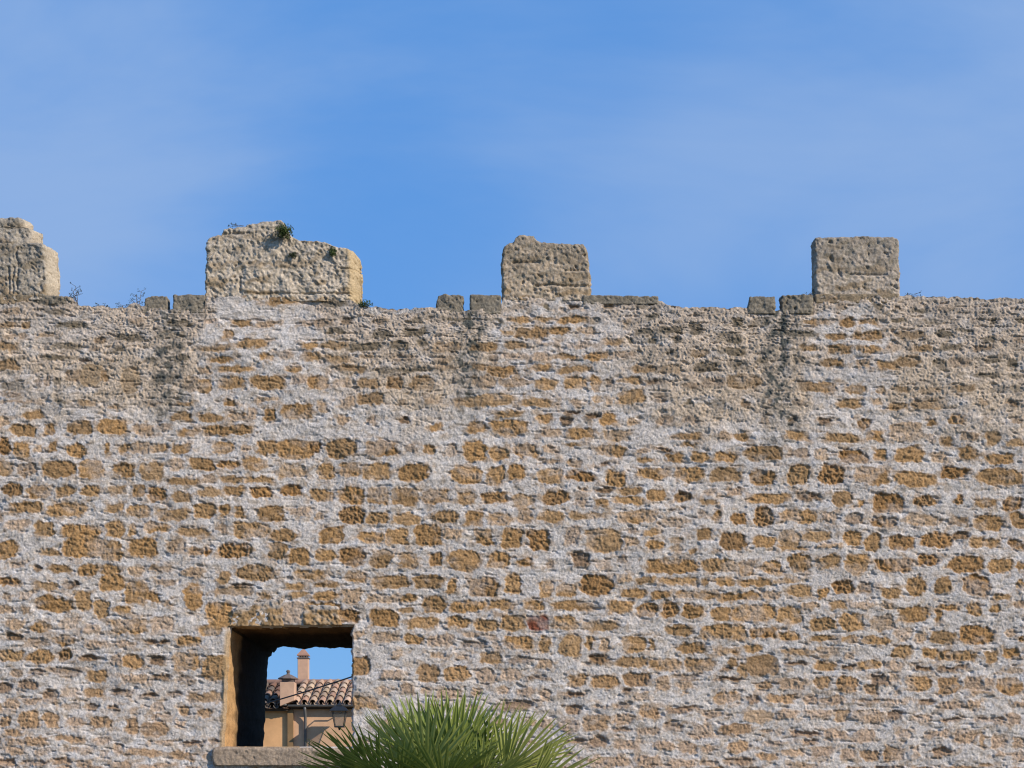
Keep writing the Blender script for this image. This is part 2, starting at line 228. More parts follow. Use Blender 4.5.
(400,400,4,"435 55 95 28 s;578 75 70 45 o;690 48 45 14 k;830 78 60 40 o;770 65 60 20 k;305 112 65 48 o;150 110 50 40 o;440 120 135 75 o;605 127 75 28 p;728 133 100 45 s;870 140 95 45 s;300 205 90 75 o;400 215 70 55 o;500 203 100 55 o;595 195 40 30 p;690 178 65 15 k;120 200 45 40 o;45 200 35 28 p;200 200 40 50 p;840 205 115 48 o;960 200 50 20 p;970 237 100 22 s;610 243 60 16 p;700 255 65 32 s;820 262 50 18 k;90 292 170 75 o;262 302 105 70 o;382 302 68 75 o;467 290 55 62 o;600 305 90 60 o;722 305 105 48 d;865 315 80 65 o;980 290 85 38 s;30 385 70 70 o;138 388 92 55 o;265 390 75 52 s;380 385 95 45 d;490 402 85 60 s;622 390 105 60 d;720 408 50 35 p;808 410 55 30 o;915 365 85 35 s;915 402 110 30 s;1005 385 40 60 o;735 358 40 20 p;820 362 70 20 k;40 472 85 45 s;185 465 85 50 o;297 475 65 62 s;400 480 85 50 o;500 465 60 60 o;605 472 95 45 s;755 462 140 30 s;950 465 155 55 o;112 540 95 85 o;210 540 70 45 p;335 550 65 60 o;450 555 70 80 o;552 560 80 75 d;690 540 55 70 p;815 562 125 90 s;930 520 55 25 p;925 560 50 40 p;1000 530 55 35 s;1000 578 60 35 o;10 550 30 50 s;35 645 80 55 o;145 635 45 55 d;260 640 125 85 s;398 640 80 65 o;505 650 60 40 o;600 655 30 25 p;720 640 65 60 k;810 655 50 35 p;890 640 35 35 p;1010 670 30 60 s;110 728 105 50 s;210 745 35 45 o;330 740 115 60 o;450 735 60 65 o;590 755 80 30 s;660 745 60 40 o;800 740 120 70 d;905 715 60 35 s;985 725 75 38 s;15 740 30 35 s"),
(200,290,3.2,"50 185 100 18 s;168 172 88 25 s;90 145 28 30 s;135 105 65 25 s;215 110 50 20 p;70 222 65 25 s;210 217 40 25 s;275 207 45 25 p;117 255 110 20 s;300 252 45 22 s;15 255 35 25 p;355 212 55 28 s;435 222 80 28 s;350 178 45 25 s;430 178 90 22 s;525 182 95 28 g;640 178 60 28 g;585 140 60 28 g;690 135 100 28 g;430 135 50 22 g;380 105 90 25 p;15 308 45 45 o;102 298 75 38 s;215 295 110 42 o;320 292 45 20 p;375 298 65 45 o;540 300 60 38 o;622 295 45 45 d;715 295 70 48 s;480 252 90 25 s;645 255 170 16 g;795 185 90 28 s;800 255 70 20 p;90 360 40 28 o;215 352 60 20 p;395 372 30 38 s;470 360 50 35 p;545 350 75 35 s;745 350 50 35 p;645 220 70 20 p;540 215 50 16 p;30 408 65 28 s;115 402 50 32 o;225 395 35 38 o;315 388 95 50 o;170 395 30 40 p;180 22 80 25 s;290 30 140 30 s;425 35 80 35 g"),
(600,280,4,"50 250 85 30 s;15 305 35 25 s;90 300 80 25 p;180 205 70 25 g;285 200 85 32 g;215 155 50 22 g;380 195 50 40 g;515 232 80 35 g;395 295 75 32 s;525 285 95 32 g;290 300 40 28 g;170 352 90 32 s;280 358 90 38 s;430 350 90 40 g;555 340 75 35 g;125 402 90 32 o;235 408 90 20 k;575 405 115 65 s;455 410 90 40 p;360 420 60 25 p;130 470 100 50 s;10 480 40 45 o;235 470 50 35 p;22 560 50 45 o;70 620 95 45 o;345 622 125 30 s;265 560 60 35 p;570 630 70 30 o;500 630 60 35 p;790 622 75 38 o;360 662 60 18 k;650 695 130 55 o;860 170 90 28 s;780 215 140 30 g;640 165 70 35 g;550 170 40 35 g;130 565 35 30 p;360 558 60 30 p;835 270 60 25 s"),
]
# ------------------------------------------------------------------ the wall
STONE = stone_mat('weathered_rubble')
OCH = {'o': (.44, .26, .118), 's': (.445, .27, .13), 'd': (.38, .215, .093), 'p': (.54, .38, .255),
       'k': (.26, .165, .095), 'g': (.20, .16, .11), 'y': (.52, .35, .20), 'r': (.22, .075, .045)}
REL = {'o': (-.006, .012), 's': (-.006, .005), 'd': (-.012, .019), 'p': (-.003, .011), 'k': (-.022, .009),
       'g': (-.006, .008), 'y': (.001, .002), 'r': (-.008, .008)}
KINDS = 'osdpkgyr'

def dense_axis(a0, a1, step, lo, hi, margin):
    core = np.arange(a0, a1 + step * .5, step)
    w = np.concatenate([np.linspace(step, margin * .2, 130), np.linspace(margin * .2, margin, 30)])
    left = a0 - np.cumsum(w); left = left[left > lo]
    right = a1 + np.cumsum(w); right = right[right < hi]
    return np.concatenate([[lo], left[::-1], core, right, [hi]])

gx = dense_axis(-6, 1030, .8, -520, 1540, 14)
gy = dense_axis(288, 776, .8, 287, HZ + (EYE + .3) / S, 5)      # top to bottom; below the top rows shift to the ragged top
gy = gy[gy >= 288]

TOPX = [-520, -90, 0, 70, 80, 105, 125, 135, 142, 168, 204, 207, 345, 362, 368, 400, 434, 466, 500, 504, 575, 650, 662, 668, 700, 745, 778, 811, 815, 900, 960, 1024, 1540]
TOPY = [300, 296, 296, 297, 306, 307, 308, 303, 307, 310, 309, 297, 297, 304, 308, 309, 309, 311, 309, 297, 297, 298, 301, 306, 308, 308, 311, 310, 297, 296, 297, 299, 301]
def wall_top(x):
    return np.interp(x, TOPX, TOPY) + 1.6 * n2(x / 14, x * 0, 41) + 1.3 * n2(x / 4.5, x * 0, 42)

# opening edges in the wall plane
WL, WR, WT, WB = 226.0, 353.0, 624.5, 748.0
def e_left(y):  return np.interp(y, [620, 650, 700, 750], [229.5, 227, 224.5, 222]) + 1.2 * n2(y / 11, y * 0, 51)
def e_right(y): return 353 + 1.6 * n2(y / 9, y * 0, 52) + .8 * n2(y / 3.5, y * 0, 53)
def e_top(x):   return 625 + 1.0 * n2(x / 17, x * 0, 54) + .5 * n2(x / 4, x * 0, 55)
def e_bot(x):   return 748 + .6 * n2(x / 12, x * 0, 56)
def opening(x, y): return np.minimum(np.minimum(x - e_left(y), e_right(y) - x), np.minimum(y - e_top(x), e_bot(x) - y))

NX, NY = len(gx), len(gy)
PX, PY0 = np.meshgrid(gx, gy)
top = wall_top(gx)[None, :]
k = 1 - sm(0, 60, PY0 - 288)
PY = PY0 + (top - 288) * k            # rows near the top follow the ragged edge

def stone_fields(PX, PY, tiles):
    """mask, kind colour and relief of every stone, drawn into the grid"""
    mask = np.zeros(PX.shape, np.float32); col = np.zeros(PX.shape + (3,), np.float32)
    off = np.zeros(PX.shape, np.float32); amp = np.zeros(PX.shape, np.float32); halo = np.zeros(PX.shape, np.float32)
    wx = PX + 2.4 * n2(PX / 7, PY / 6, 61) + 1.2 * n2(PX / 2.8, PY / 2.6, 62) + 2.5 * n2(PX / 26, PY / 20, 65)
    wy = PY + 1.9 * n2(PX / 8, PY / 6, 63) + 1.0 * n2(PX / 2.8, PY / 2.4, 64) + 1.8 * n2(PX / 30, PY / 20, 66)
    xs = PX[0]; rng = random.Random(3)
    for cx, cy, w, h, kd in tiles:
        i0, i1 = np.searchsorted(xs, [cx - w * .5 - 8, cx + w * .5 + 8])
        ys = PY[:, min(max((i0 + i1) // 2, 0), len(xs) - 1)]
        j0, j1 = np.searchsorted(ys, [cy - h * .5 - 8, cy + h * .5 + 8])
        j0 = max(j0 - 3, 0); j1 += 3
        if i1 - i0 < 2 or j1 - j0 < 2: continue
        a = np.abs(wx[j0:j1, i0:i1] - cx + rng.uniform(-.1, .1) * (wy[j0:j1, i0:i1] - cy)) / (w * .5)
        b = np.abs(wy[j0:j1, i0:i1] - cy + rng.uniform(-.06, .06) * (wx[j0:j1, i0:i1] - cx)) / (h * .5)
        p = rng.choice((2.6, 3.4, 4.5))
        d = (1 - (a ** p + b ** p) ** (1 / p)) * min(w, h) * .5       # px inside
        m = sm(-.9, 1.1, d)
        v = rng.uniform(.84, 1.16); hue = rng.uniform(-.04, .04)
        c = np.array(OCH[kd]) * v * np.array([1 + hue, 1, 1 - hue * 2])
        o_, a_ = REL[kd]
        o_ = o_ + rng.uniform(-.006, .005); a_ *= rng.uniform(.7, 1.3)
        if kd == 'p' and rng.random() < .2: o_ += .012
        dome = np.clip(d / (min(w, h) * .5), 0, 1) * rng.uniform(-.002, .006)
        if kd == 'k':       # a slab whose lower joint has washed out
            lip = sm(.1, .5, (wy[j0:j1, i0:i1] - cy) / (h * .5)); 
            oo = lerp(.004, o_, 1 - lip)
        else: oo = o_ + dome
        hl = halo[j0:j1, i0:i1]; np.maximum(hl, sm(-6.5, -.5, d), out=hl)
        cur = mask[j0:j1, i0:i1]; win = m > cur
        cur[...] = np.where(win, m, cur)
        col[j0:j1, i0:i1] = np.where(win[..., None], c, col[j0:j1, i0:i1])
        off[j0:j1, i0:i1] = np.where(win, oo, off[j0:j1, i0:i1])
        amp[j0:j1, i0:i1] = np.where(win, a_, amp[j0:j1, i0:i1])
    return mask, col, off, amp, halo

def read_stones():
    out = []; occ = np.zeros((400, 1100), bool); rng = random.Random(8)
    def put(cx, cy, w, h, kd, lim=.42):
        j0, j1 = int((cy - h * .5) / 2), int((cy + h * .5) / 2) + 1
        i0, i1 = int((cx - w * .5) / 2) + 260, int((cx + w * .5) / 2) + 261
        j0 = max(j0, 0); i0 = max(i0, 0)
        a = occ[j0:j1, i0:i1]
        if a.size == 0 or a.mean() > lim: return
        a[...] = True; out.append((cx, cy, w, h, kd))
    cut = []
    for ox, oy, mg, s in STONE_TILES:
        th = 410 if (ox, oy) == (0, 0) else 768
        for e in s.split(';'):
            q = e.split(); v = [float(a) for a in q[:4]]
            st = (ox + v[0] / mg, oy + v[1] / mg, v[2] / mg * 1.14, v[3] / mg * 1.04, q[4])
            edge = (v[0] - v[2] / 2 < 14 and ox > 4) or (v[0] + v[2] / 2 > 1004 and ox < 815) or v[1] - v[3] / 2 < 4 or v[1] + v[3] / 2 > 764
            if edge: cut.append(st)
            else: put(*st)
    for st in cut: put(*st)
    # the rest of the wall, outside the part measured, and small half-covered stones between the others
    y = 300
    while y < 985:
        rh = rng.uniform(11, 19); x = -520 + rng.uniform(0, 20)
        while x < 1540:
            w = rng.uniform(12, 34); inside = -2 < x < 1022 and y < 760
            if inside:
                mid = 425 < y < 660
                if rng.random() < .9: put(x + w / 2, y + rh / 2, w * (.62 if mid else .5), rh * (.6 if mid else .45), rng.choice('osopks' if mid else 'pppkp' if y > 400 else 'ggpkp'), .04)
            else: put(x + w / 2, y + rh / 2, w, rh * .8, rng.choice('oossdppkp' if y > 400 else 'ggps'), .08)
            x += w + rng.uniform(4, 13)
        y += rh + rng.uniform(1, 5)
    return out

STONES = read_stones()
print('stones', len(STONES))

def weathering(PX, PY):
    """upper band where the pointing has worn to a rough beige crust; fresh white pointing in places"""
    n = 16 * n2(PX / 55, PY / 30, 71) + 12 * n2(PX / 16, PY / 11, 72)
    lo = np.interp(PX + n * 1.1, [-520, 0, 60, 150, 200, 215, 300, 340, 420, 470, 560, 620, 700, 800, 850, 900, 1024, 1540],
                   [400, 385, 410, 420, 395, 300, 305, 385, 425, 385, 350, 385, 430, 425, 400, 415, 440, 440])
    W = 1 - sm(-24, 24, PY - lo - n)
    W2 = 1 - sm(-14, 14, PY - 408 - n)
    def patch(cx, cy, rx, ry):
        d = ((PX + n * .5 - cx) / rx) ** 2 + ((PY + n * .4 - cy) / ry) ** 2
        return 1 - sm(.7, 1.15, d)
    P = np.maximum.reduce([patch(262, 345, 66, 62), patch(560, 345, 74, 46), patch(850, 365, 48, 62), patch(540, 405, 90, 20)])
    P2 = np.maximum.reduce([patch(60, 330, 60, 16) * .5, patch(395, 310, 30, 6), patch(25, 400, 30, 30) * .6])
    W = W * (1 - .93 * P * sm(-.8, 0, n / 20)) * (1 - P2)
    gray = np.zeros_like(W)
    def streak(cx, y1, w, s):
        d = np.abs(PX - cx - 5 * n2(PY / 30, PX * 0, int(cx) % 50) - n * .35 + 6 * n2(PX / 4, PY / 22, int(cx) % 40 + 3)) / w
        return (1 - sm(.35, 1.1, d)) * (1 - sm(y1 - 55, y1 + 15, PY + n)) * s
    for a in ((168, 440, 20, 1), (468, 430, 18, 1.1), (779, 455, 22, 1.15), (700, 340, 50, .35), (655, 400, 16, .45), (960, 350, 60, .35), (400, 325, 40, .25)):
        gray = np.maximum(gray, streak(*a))
    blot = sm(-.15, .45, n2(PX / 7, PY / 9, 76) + .5 * n2(PX / 3, PY / 3, 77))
    gray = gray * (.2 + .8 * blot)
    return W, gray, P

MORTAR = np.array((.71, .625, .555)); CRUST = np.array((.68, .535, .41))

def face_fields(PX, PY, stones):
    mask, col, off, amp, halo = stone_fields(PX, PY, stones)
    W, gray, P = weathering(PX, PY)
    cover = sm(-.30, .10, n2(PX / 38, PY / 26, 67) + .35 * n2(PX / 9, PY / 7, 68) + .15)     # pointing smeared over
    smear = 1 - .35 * (1 - cover)
    edge = mask * smear * lerp(1, .92, W)
    # mortar and crust pigment
    dirt = n2(PX / 60, PY / 40, 73); spk = n2(PX / 3.2, PY / 3.0, 74); spk2 = n2(PX / 9, PY / 7, 75)
    c = np.broadcast_to(MORTAR, PX.shape + (3,)).astype(np.float32) * (1 + .10 * dirt + .10 * spk + .06 * spk2)[..., None]
    tan = sm(.18, .75, spk2 + .5 * dirt + .35 * spk + .12 * sm(560, 760, PY))
    c = mixc(c, (.46, .365, .275), tan * .7); c = mixc(c, (.52, .37, .25), halo * sm(-.05, .45, n2(PX / 10, PY / 6, 57) + .5 * spk) * .75); c = mixc(c, (.74, .69, .66), sm(.25, .7, n2(PX / 15, PY / 10, 69) + .3 * spk) * .6)
    cr = np.broadcast_to(CRUST, PX.shape + (3,)).astype(np.float32) * (1 + .16 * spk2 + .26 * spk)[..., None]
    pal = sm(.1, .6, n2(PX / 20, PY / 12, 78)); cr = mixc(cr, (.64, .56, .49), pal * .7)
    low = sm(300, 400, PY + 30 * dirt); cr = mixc(cr, (.50, .375, .24), low * .35 * (1 - pal)); cr = mixc(cr, (.25, .21, .17), sm(.1, .5, n2(PX / 12, PY / 6, 70)) * .4)
    c = c * (1 - W[..., None]) + cr * W[..., None]
    sc = col * (1 + .16 * n2(PX / 6, PY / 5, 79) + .14 * spk)[..., None]
    pale = sm(640, 730, PY + 25 * dirt) * .42                       # lower courses are paler and pinker
    sc = sc * (1 - pale[..., None]) + np.array((.60, .41, .28)) * pale[..., None]
    sc = sc * (1 - .42 * W[..., None]) + np.array((.22, .16, .10)) * .42 * W[..., None]
    c = c * (1 - edge[..., None]) + sc * edge[..., None]
    topdark = (1 - sm(2, 46, PY - 300 + 14 * dirt)) * (1 - P) * .30 * sm(-.3, .4, spk2 + spk * .4)
    c = mixc(c, (.20, .18, .155), topdark); c = mixc(c, (.115, .115, .10), np.clip(gray * .9, 0, 1))
    # relief, metres towards the viewer
    h = .030 * n2(PX / 130, PY / 85, 81) + .014 * n2(PX / 42, PY / 26, 82) + .007 * n2(PX / 16, PY / 9, 83)
    A_ = PX * .82 + PY * .57 + 3 * n2(PX / 9, PY / 9, 94); B_ = PY * .82 - PX * .57 + 3 * n2(PX / 9, PY / 9, 97)
    A2 = PX * .45 - PY * .89 + 1.5 * n2(PX / 5, PY / 5, 95); B2 = PX * .89 + PY * .45 + 1.5 * n2(PX / 5, PY / 5, 98)
    r1 = 1 - np.abs(n2(A_ / 7.5, B_ / 6.5, 84)) * 1.9
    r2 = 1 - np.abs(n2(A2 / 3.9, B2 / 3.5, 85)) * 1.9
    rough = .0040 * n2(A_ / 4.2, B_ / 3.8, 86) + .0046 * n2(A2 / 2.1, B2 / 2.0, 87) + .0026 * n2(PX / 1.25 + 3 * n2(PX / 3, PY / 3, 33), PY / 1.2, 56) + .010 * np.clip(n2(A2 / 11, B2 / 8, 80) - .1, 0, 1)
    lips = .006 * np.clip(n2(PX / 24, PY / 5.0, 88), 0, 1)
    crust = (.003 * (r1 - .5) + .007 * (r2 - .5)) * (1 - .45 * mask) + .004 * n2(A_ / 2, B_ / 2, 96)
    h = h + rough + lips * (1 - mask) + crust * W
    pit = n2(A2 / 4.6, B2 / 4.0, 89); pit2 = n2(A_ / 2.4, B_ / 2.4, 90)
    band = n2(PX / 13 + PY / 30, PY / 2.8, 91)
    rel = off + amp * (pit * .65 + pit2 * .8 + band * .3) - .007 * sm(.3, .5, pit2) * (amp > .008)
    h = h + edge * rel * lerp(1, .8, W)
    rim = mask * (1 - mask) * 4
    h = h + rim * .003 * (1 + n2(PX / 6, PY / 6, 92)) * (1 - .5 * W)
    gap = sm(.30, .62, n2(PX / 11, PY / 3.4, 59) + .25 * n2(PX / 3, PY / 3, 58)) * np.clip(halo * (1 - .6 * mask), .15 + .6 * W, 1)
    h = h - .018 * gap
    return h, c

H, C = face_fields(PX, PY, STONES); H = H * .88
f = opening(PX, PY)
H = H * (1 - .8 * sm(-4, 0, f))
# ochre plaster round the opening
pl = sm(-5, -1, f) * (sm(0, 1, 300 - PX)) * sm(625, 635, PY)
C = mixc(C, (.50, .33, .17), pl * .8)
Yc = WY - H + .06 * np.clip(f / 1.2, 0, 1)
V = np.stack([X(PX), Yc, Z(PY)], -1).reshape(-1, 3)
idx = np.arange(NX * NY).reshape(NY, NX)
q = np.stack([idx[:-1, :-1], idx[1:, :-1], idx[1:, 1:], idx[:-1, 1:]], -1).reshape(-1, 4)
fo = (f > 1.2).reshape(-1)
q = q[~np.all(fo[q], axis=1)]
Vs = [V]; Qs = [q]; Cs = [C.reshape(-1, 3)]; base = len(V)

def add_grid(P, pig, flip=False, wrap=False):
    """P (n, m, 3) grid appended to the wall mesh"""
    global base
    n, m = P.shape[:2]; ix = np.arange(n * m).reshape(n, m) + base
    if wrap: ix = np.concatenate([ix, ix[:, :1]], 1)
    a, b, c_, d = ix[:-1, :-1], ix[1:, :-1], ix[1:, 1:], ix[:-1, 1:]
    qq = np.stack([a, b, c_, d] if not flip else [d, c_, b, a], -1).reshape(-1, 4)
    Vs.append(P.reshape(-1, 3)); Qs.append(qq); Cs.append(np.broadcast_to(pig, P.shape).reshape(-1, 3)); base += n * m

# the top and back: a parapet 0.45 m thick, a wall walk, the rear face round the far end of the opening
dep = np.array([0, .02, .05, .1, .17, .26, .36, .45, .46, .47, 1.5, THICK]); nd = len(dep)
tx = X(gx); tz = Z(PY[0]); ty = Yc[0]
Pt = np.zeros((nd, NX, 3))
for i, d in enumerate(dep):
    Pt[i, :, 0] = tx; Pt[i, :, 1] = WY + d if i else ty
    z = tz + (.012 * n2(gx / 5, np.full(NX, d * 60), 43) if i else 0)
    if d >= .46: z = np.full(NX, Z(345.)) if d > .46 else tz - .1
    Pt[i, :, 2] = z
add_grid(Pt, np.array((.22, .19, .155)), flip=True)
def quad(pts, col):
    P = np.array([[pts[0], pts[1]], [pts[3], pts[2]]], float); add_grid(P, np.array(col))
bx0, bx1 = X(-520.), X(1540.); yb = WY + THICK; z0, z1 = -.3, Z(345.)
ox0, ox1, oz0, oz1 = X(WL - 3), X(WR + 3), Z(WB + 2), Z(WT - 3)
tanc = (.42, .33, .24)
for (a, b, c_, d) in ((bx0, ox0, z0, z1), (ox1, bx1, z0, z1), (ox0, ox1, z0, oz0), (ox0, ox1, oz1, z1)):
    quad([(a, yb, c_), (b, yb, c_), (b, yb, d), (a, yb, d)], tanc)
for bx in (bx0, bx1): quad([(bx, WY - .05, z0), (bx, yb, z0), (bx, yb, z1), (bx, WY - .05, z1)], tanc)

# the tunnel of the opening
ys = np.arange(WT + 1, WB - .5, 1.0)
Lx = np.stack([e_left(ys) + .6, ys], 1)                     # top to bottom on the left
xb = np.arange(WL - 2, WR - .5, 1.0); Bt = np.stack([xb, e_bot(xb) - .6], 1)
Rt = np.stack([e_right(ys) - .6, ys], 1)[::-1]
xt = np.arange(WL + 5, WR - .5, 1.0)[::-1]; Tt = np.stack([xt, e_top(xt) + .6], 1)
loop = np.concatenate([Lx, Bt, Rt, Tt])
cx_, cy_ = (WL + WR) / 2, (WT + WB) / 2
dd = np.concatenate([np.linspace(.03, 1.1, 80), np.linspace(1.13, THICK + .002, 50)])
lx = loop[:, 0][None]; ly = loop[:, 1][None]; D_ = dd[:, None]
side = (np.abs(lx - cx_) / 64 > np.abs(ly - cy_) / 61)
inn = 1.6 * n3(lx / 14, ly / 14, D_ * 5, 95) + 1.0 * n3(lx / 5, ly / 5, D_ * 16, 96) + .6 * n3(lx / 2.5, ly / 2.5, D_ * 34, 97)
inn = (inn + .8) * sm(.03, .25, D_) * np.where((~side) & (ly < cy_), .55, np.where(side & (lx < cx_), .5, 1))
far = sm(1.6, THICK, D_)
inn = inn + far * (1.8 * n3(lx / 12, ly / 12, D_ * .6, 98) * np.where(side & (lx < cx_), .35, 1) - np.where((~side) & (ly < cy_), 2.5, 0))
# broken corner at the far top left
cor = far * np.clip(1 - np.hypot(lx - 231, ly - 626) / 9, 0, 1) * 7
vx = cx_ - lx; vy = cy_ - ly; sx = np.where(side, np.sign(vx), 0); sy = np.where(side, 0, np.sign(vy))
TX = lx + sx * inn + cor * .7; TY = ly + sy * inn + cor * .7
Pn = np.stack([X(TX), np.broadcast_to(WY + D_, TX.shape), Z(TY)], -1)
deep_shade = sm(.5, .85, D_ + .12 * n3(lx / 9, ly / 9, D_ * 4, 99))
tc_ = mixc(np.broadcast_to(np.array((.62, .37, .17)), TX.shape + (3,)) * (1 + .25 * n3(lx / 8, ly / 8, D_ * 8, 93))[..., None], (.065, .045, .028), np.broadcast_to(deep_shade, TX.shape))  # sunlit front strip and the shade behind it painted into the pigment
top_shade = np.broadcast_to((~side) & (ly < cy_), TX.shape).astype(float) * .8
tc_ = mixc(tc_, (.075, .05, .03), top_shade)  # underside of the lintel darkened too, its shade put into the colour
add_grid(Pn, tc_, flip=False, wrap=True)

wall = empty('town_wall', (0, WY, 0), label='long old rubble stone wall with white mortar, ragged top and a square window opening', cat='wall')
link('masonry', np_mesh('masonry', np.concatenate(Vs), np.concatenate(Qs), np.concatenate(Cs)), STONE, wall)
del V, q, H, C, Vs, Qs, Cs

# ------------------------------------------------------------------ blocks: merlons, copings, lintel, sill
def rough_block(name, left, right, topf, bottom, y0, y1, pigf, step=.9, rnd=.03, amp=1.0, bevel_right=0, seed=0, label=None, yfront=None, joints=()):
    """left/right: px as functions of t (0 bottom .. 1 top); topf: px top as a function of x px; depth y0..y1 metres"""
    wpx = right(.3) - left(.3); hpx = bottom - topf(np.array([(left(.5) + right(.5)) / 2.]))[0]
    n = max(int(wpx / step), 6); m = max(int(hpx / step), 5); kx = max(int((y1 - y0) / S / (step * 1.6)), 4)
    key = {}; 
    def face(A, B, Cc, nu, nv):    # lattice integer coordinates
        u, v = np.meshgrid(np.arange(nu + 1), np.arange(nv + 1), indexing='ij'); u = u.ravel(); v = v.ravel()
        pts = np.array(A)[None] + u[:, None] * np.array(B)[None] + v[:, None] * np.array(Cc)[None]
        ii = np.arange((nu + 1) * (nv + 1)).reshape(nu + 1, nv + 1)
        qq = np.stack([ii[:-1, :-1], ii[1:, :-1], ii[1:, 1:], ii[:-1, 1:]], -1).reshape(-1, 4)
        return pts, qq
    fs = [face((0, 0, 0), (1, 0, 0), (0, 0, 1), n, m), face((0, kx, 0), (0, 0, 1), (1, 0, 0), m, n),
          face((0, 0, 0), (0, 0, 1), (0, 1, 0), m, kx), face((n, 0, 0), (0, 1, 0), (0, 0, 1), kx, m),
          face((0, 0, m), (1, 0, 0), (0, 1, 0), n, kx), face((0, 0, 0), (0, 1, 0), (1, 0, 0), kx, n)]
    P = []; Q = []; b = 0
    for p, qq in fs: P.append(p); Q.append(qq + b); b += len(p)
    P = np.concatenate(P); Q = np.concatenate(Q)
    U, inv = np.unique(P, axis=0, return_inverse=True); Q = inv.reshape(-1)[Q]
    u = U[:, 0] / n; d = U[:, 1] / kx; t = U[:, 2] / m
    xp = lerp(left(t), right(t), u); tp = topf(xp); yp = lerp(bottom, tp, t)
    yw = lerp(y0, y1, d)
    if bevel_right: yw = yw + (1 - d) * sm(1 - bevel_right, 1, u) * (y1 - y0) * .8
    if yfront is not None: yw = yw + (1 - d) * yfront(xp, yp)
    # rounding: distance to edges in px
    ex = np.minimum(u, 1 - u) * wpx; ez = (1 - t) * hpx; ed = np.minimum(d, 1 - d) * (y1 - y0) / S
    r = rnd / S
    def rd(e1, e2):
        return np.clip(1 - e1 / r, 0, 1) * np.clip(1 - e2 / r, 0, 1)
    pull = rd(ex, ed); pz = rd(ez, ed); pxz = rd(ex, ez)
    sgn = np.where(u < .5, 1, -1)
    xp = xp + sgn * r * .45 * (pull + pxz); yp = yp + r * .45 * (pz + pxz)
    yw = yw + np.where(d < .5, 1, -1) * (y1 - y0 > .1) * rnd * .45 * np.clip(pull + pz, 0, 1.2)
    q3 = (xp, yp, yw / S)
    a = amp * (1.3 * n3(xp / 22, yp / 18, yw / S / 22, seed) + 1.3 * n3(xp / 8, yp / 7, yw / S / 8, seed + 1) + .75 * n3(xp / 3.2, yp / 3, yw / S / 3, seed + 2))
    qa = xp * .8 + yp * .6; qb = yp * .8 - xp * .6
    r1 = (1 - 1.9 * np.abs(n3(qa / 6.5, qb / 5.5, yw / S / 6, seed + 3))) * .9 * amp + (1 - 1.9 * np.abs(n3(qb / 3.2, qa / 2.9, yw / S / 3, seed + 4))) * .95 * amp
    hole = sm(.45, .66, n3(qa / 5.5, qb / 3.6, yw / S / 5, seed + 8)) * 2.2 * amp
    a = a + r1 - hole - .9 * amp
    wob = 1.6 * n3(xp / 12, yp / 9, yw * 0, seed + 9) + .8 * n3(xp / 4, yp / 4, yw * 0, seed + 10)
    for kd, c0, e0, e1 in joints:
        q1, q2 = (yp, xp) if kd == 'h' else (xp, yp)
        a = a - 2.4 * np.clip(1 - np.abs(q1 + wob - c0) / 1.5, 0, 1) * ((q2 > e0) & (q2 < e1))
    sd = np.where(u <= 0, -1, np.where(u >= 1, 1, 0)); td = (t >= 1)
    X_ = X(xp + a * sd * .8); Zz = Z(yp - a * td * .7); Yy = yw - a * S * np.where(d <= 0, 1, np.where(d >= 1, -1, 0))
    pig = pigf(xp, yp, u, t, d)
    me = np_mesh(name, np.stack([X_, Yy, Zz], -1), Q[:, ::-1], pig)
    o = link(name, me, STONE, wall)
    if label: o['label'] = label
    return o

def cf(v): return lambda t: np.asarray(t) * 0. + v
def pf(xs, ys): return lambda x: np.interp(x, xs, ys)

def merlon_pig(base, topd=.5, seed=0, right=None):
    def fn(x, y, u, t, d):
        s1 = n2(x / 9, y / 6, seed + 5); s2 = n2(x / 3, y / 2.8, seed + 6); s3 = n2(x / 24, y / 9, seed + 7)
        c = np.broadcast_to(np.array(base), x.shape + (3,)) * (1 + .16 * s1 + .34 * s2)[:, None]
        c = mixc(c, (.66, .56, .45), sm(.2, .6, n2(x / 2.1, y / 2.1, seed + 9)) * .5)
        c = mixc(c, (.52, .42, .30), sm(.05, .5, s1 + .3 * s2) * .5)
        c = mixc(c, (.36, .23, .11), sm(.1, .45, s3 + .4 * s1) * .75 * (1 - t * .6))
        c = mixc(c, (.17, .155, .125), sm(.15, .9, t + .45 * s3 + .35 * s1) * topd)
        c = mixc(c, (.24, .21, .155), (sm(.25, .5, s1 * .6 + s2 * .5) * .5))
        if right is not None: c = mixc(c, right, sm(.90, .94, u) * .85)  # right face tinted warm: sunlight painted into its pigment
        return c
    return fn
BE = (.53, .43, .32)
rough_block('merlon', cf(-46.), lambda t: np.interp(t, [0, .1, .3, .55, .75, .95, 1], [50, 53, 55, 54, 53, 52, 50]), pf([-50, 34, 44, 52], [243, 243, 243.5, 245]), 300, WY + .0, WY + .20,
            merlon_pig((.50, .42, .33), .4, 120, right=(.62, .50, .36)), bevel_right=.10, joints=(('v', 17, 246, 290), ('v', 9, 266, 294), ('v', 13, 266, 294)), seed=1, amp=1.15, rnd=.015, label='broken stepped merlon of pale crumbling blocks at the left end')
rough_block('merlon', cf(-46.), lambda t: np.interp(t, [0, .3, .6, .655, .665, .9, 1], [36, 37.5, 38, 37.5, 28.5, 28, 26]), pf([-50, 22, 27, 29, 40], [217, 216.5, 217.5, 218, 219]), 244.5, WY + .02, WY + .18,
            merlon_pig((.50, .42, .33), .4, 130, right=(.62, .50, .36)), bevel_right=.12, seed=2, amp=.9, rnd=.012, label='upper course of the broken merlon at the left end')
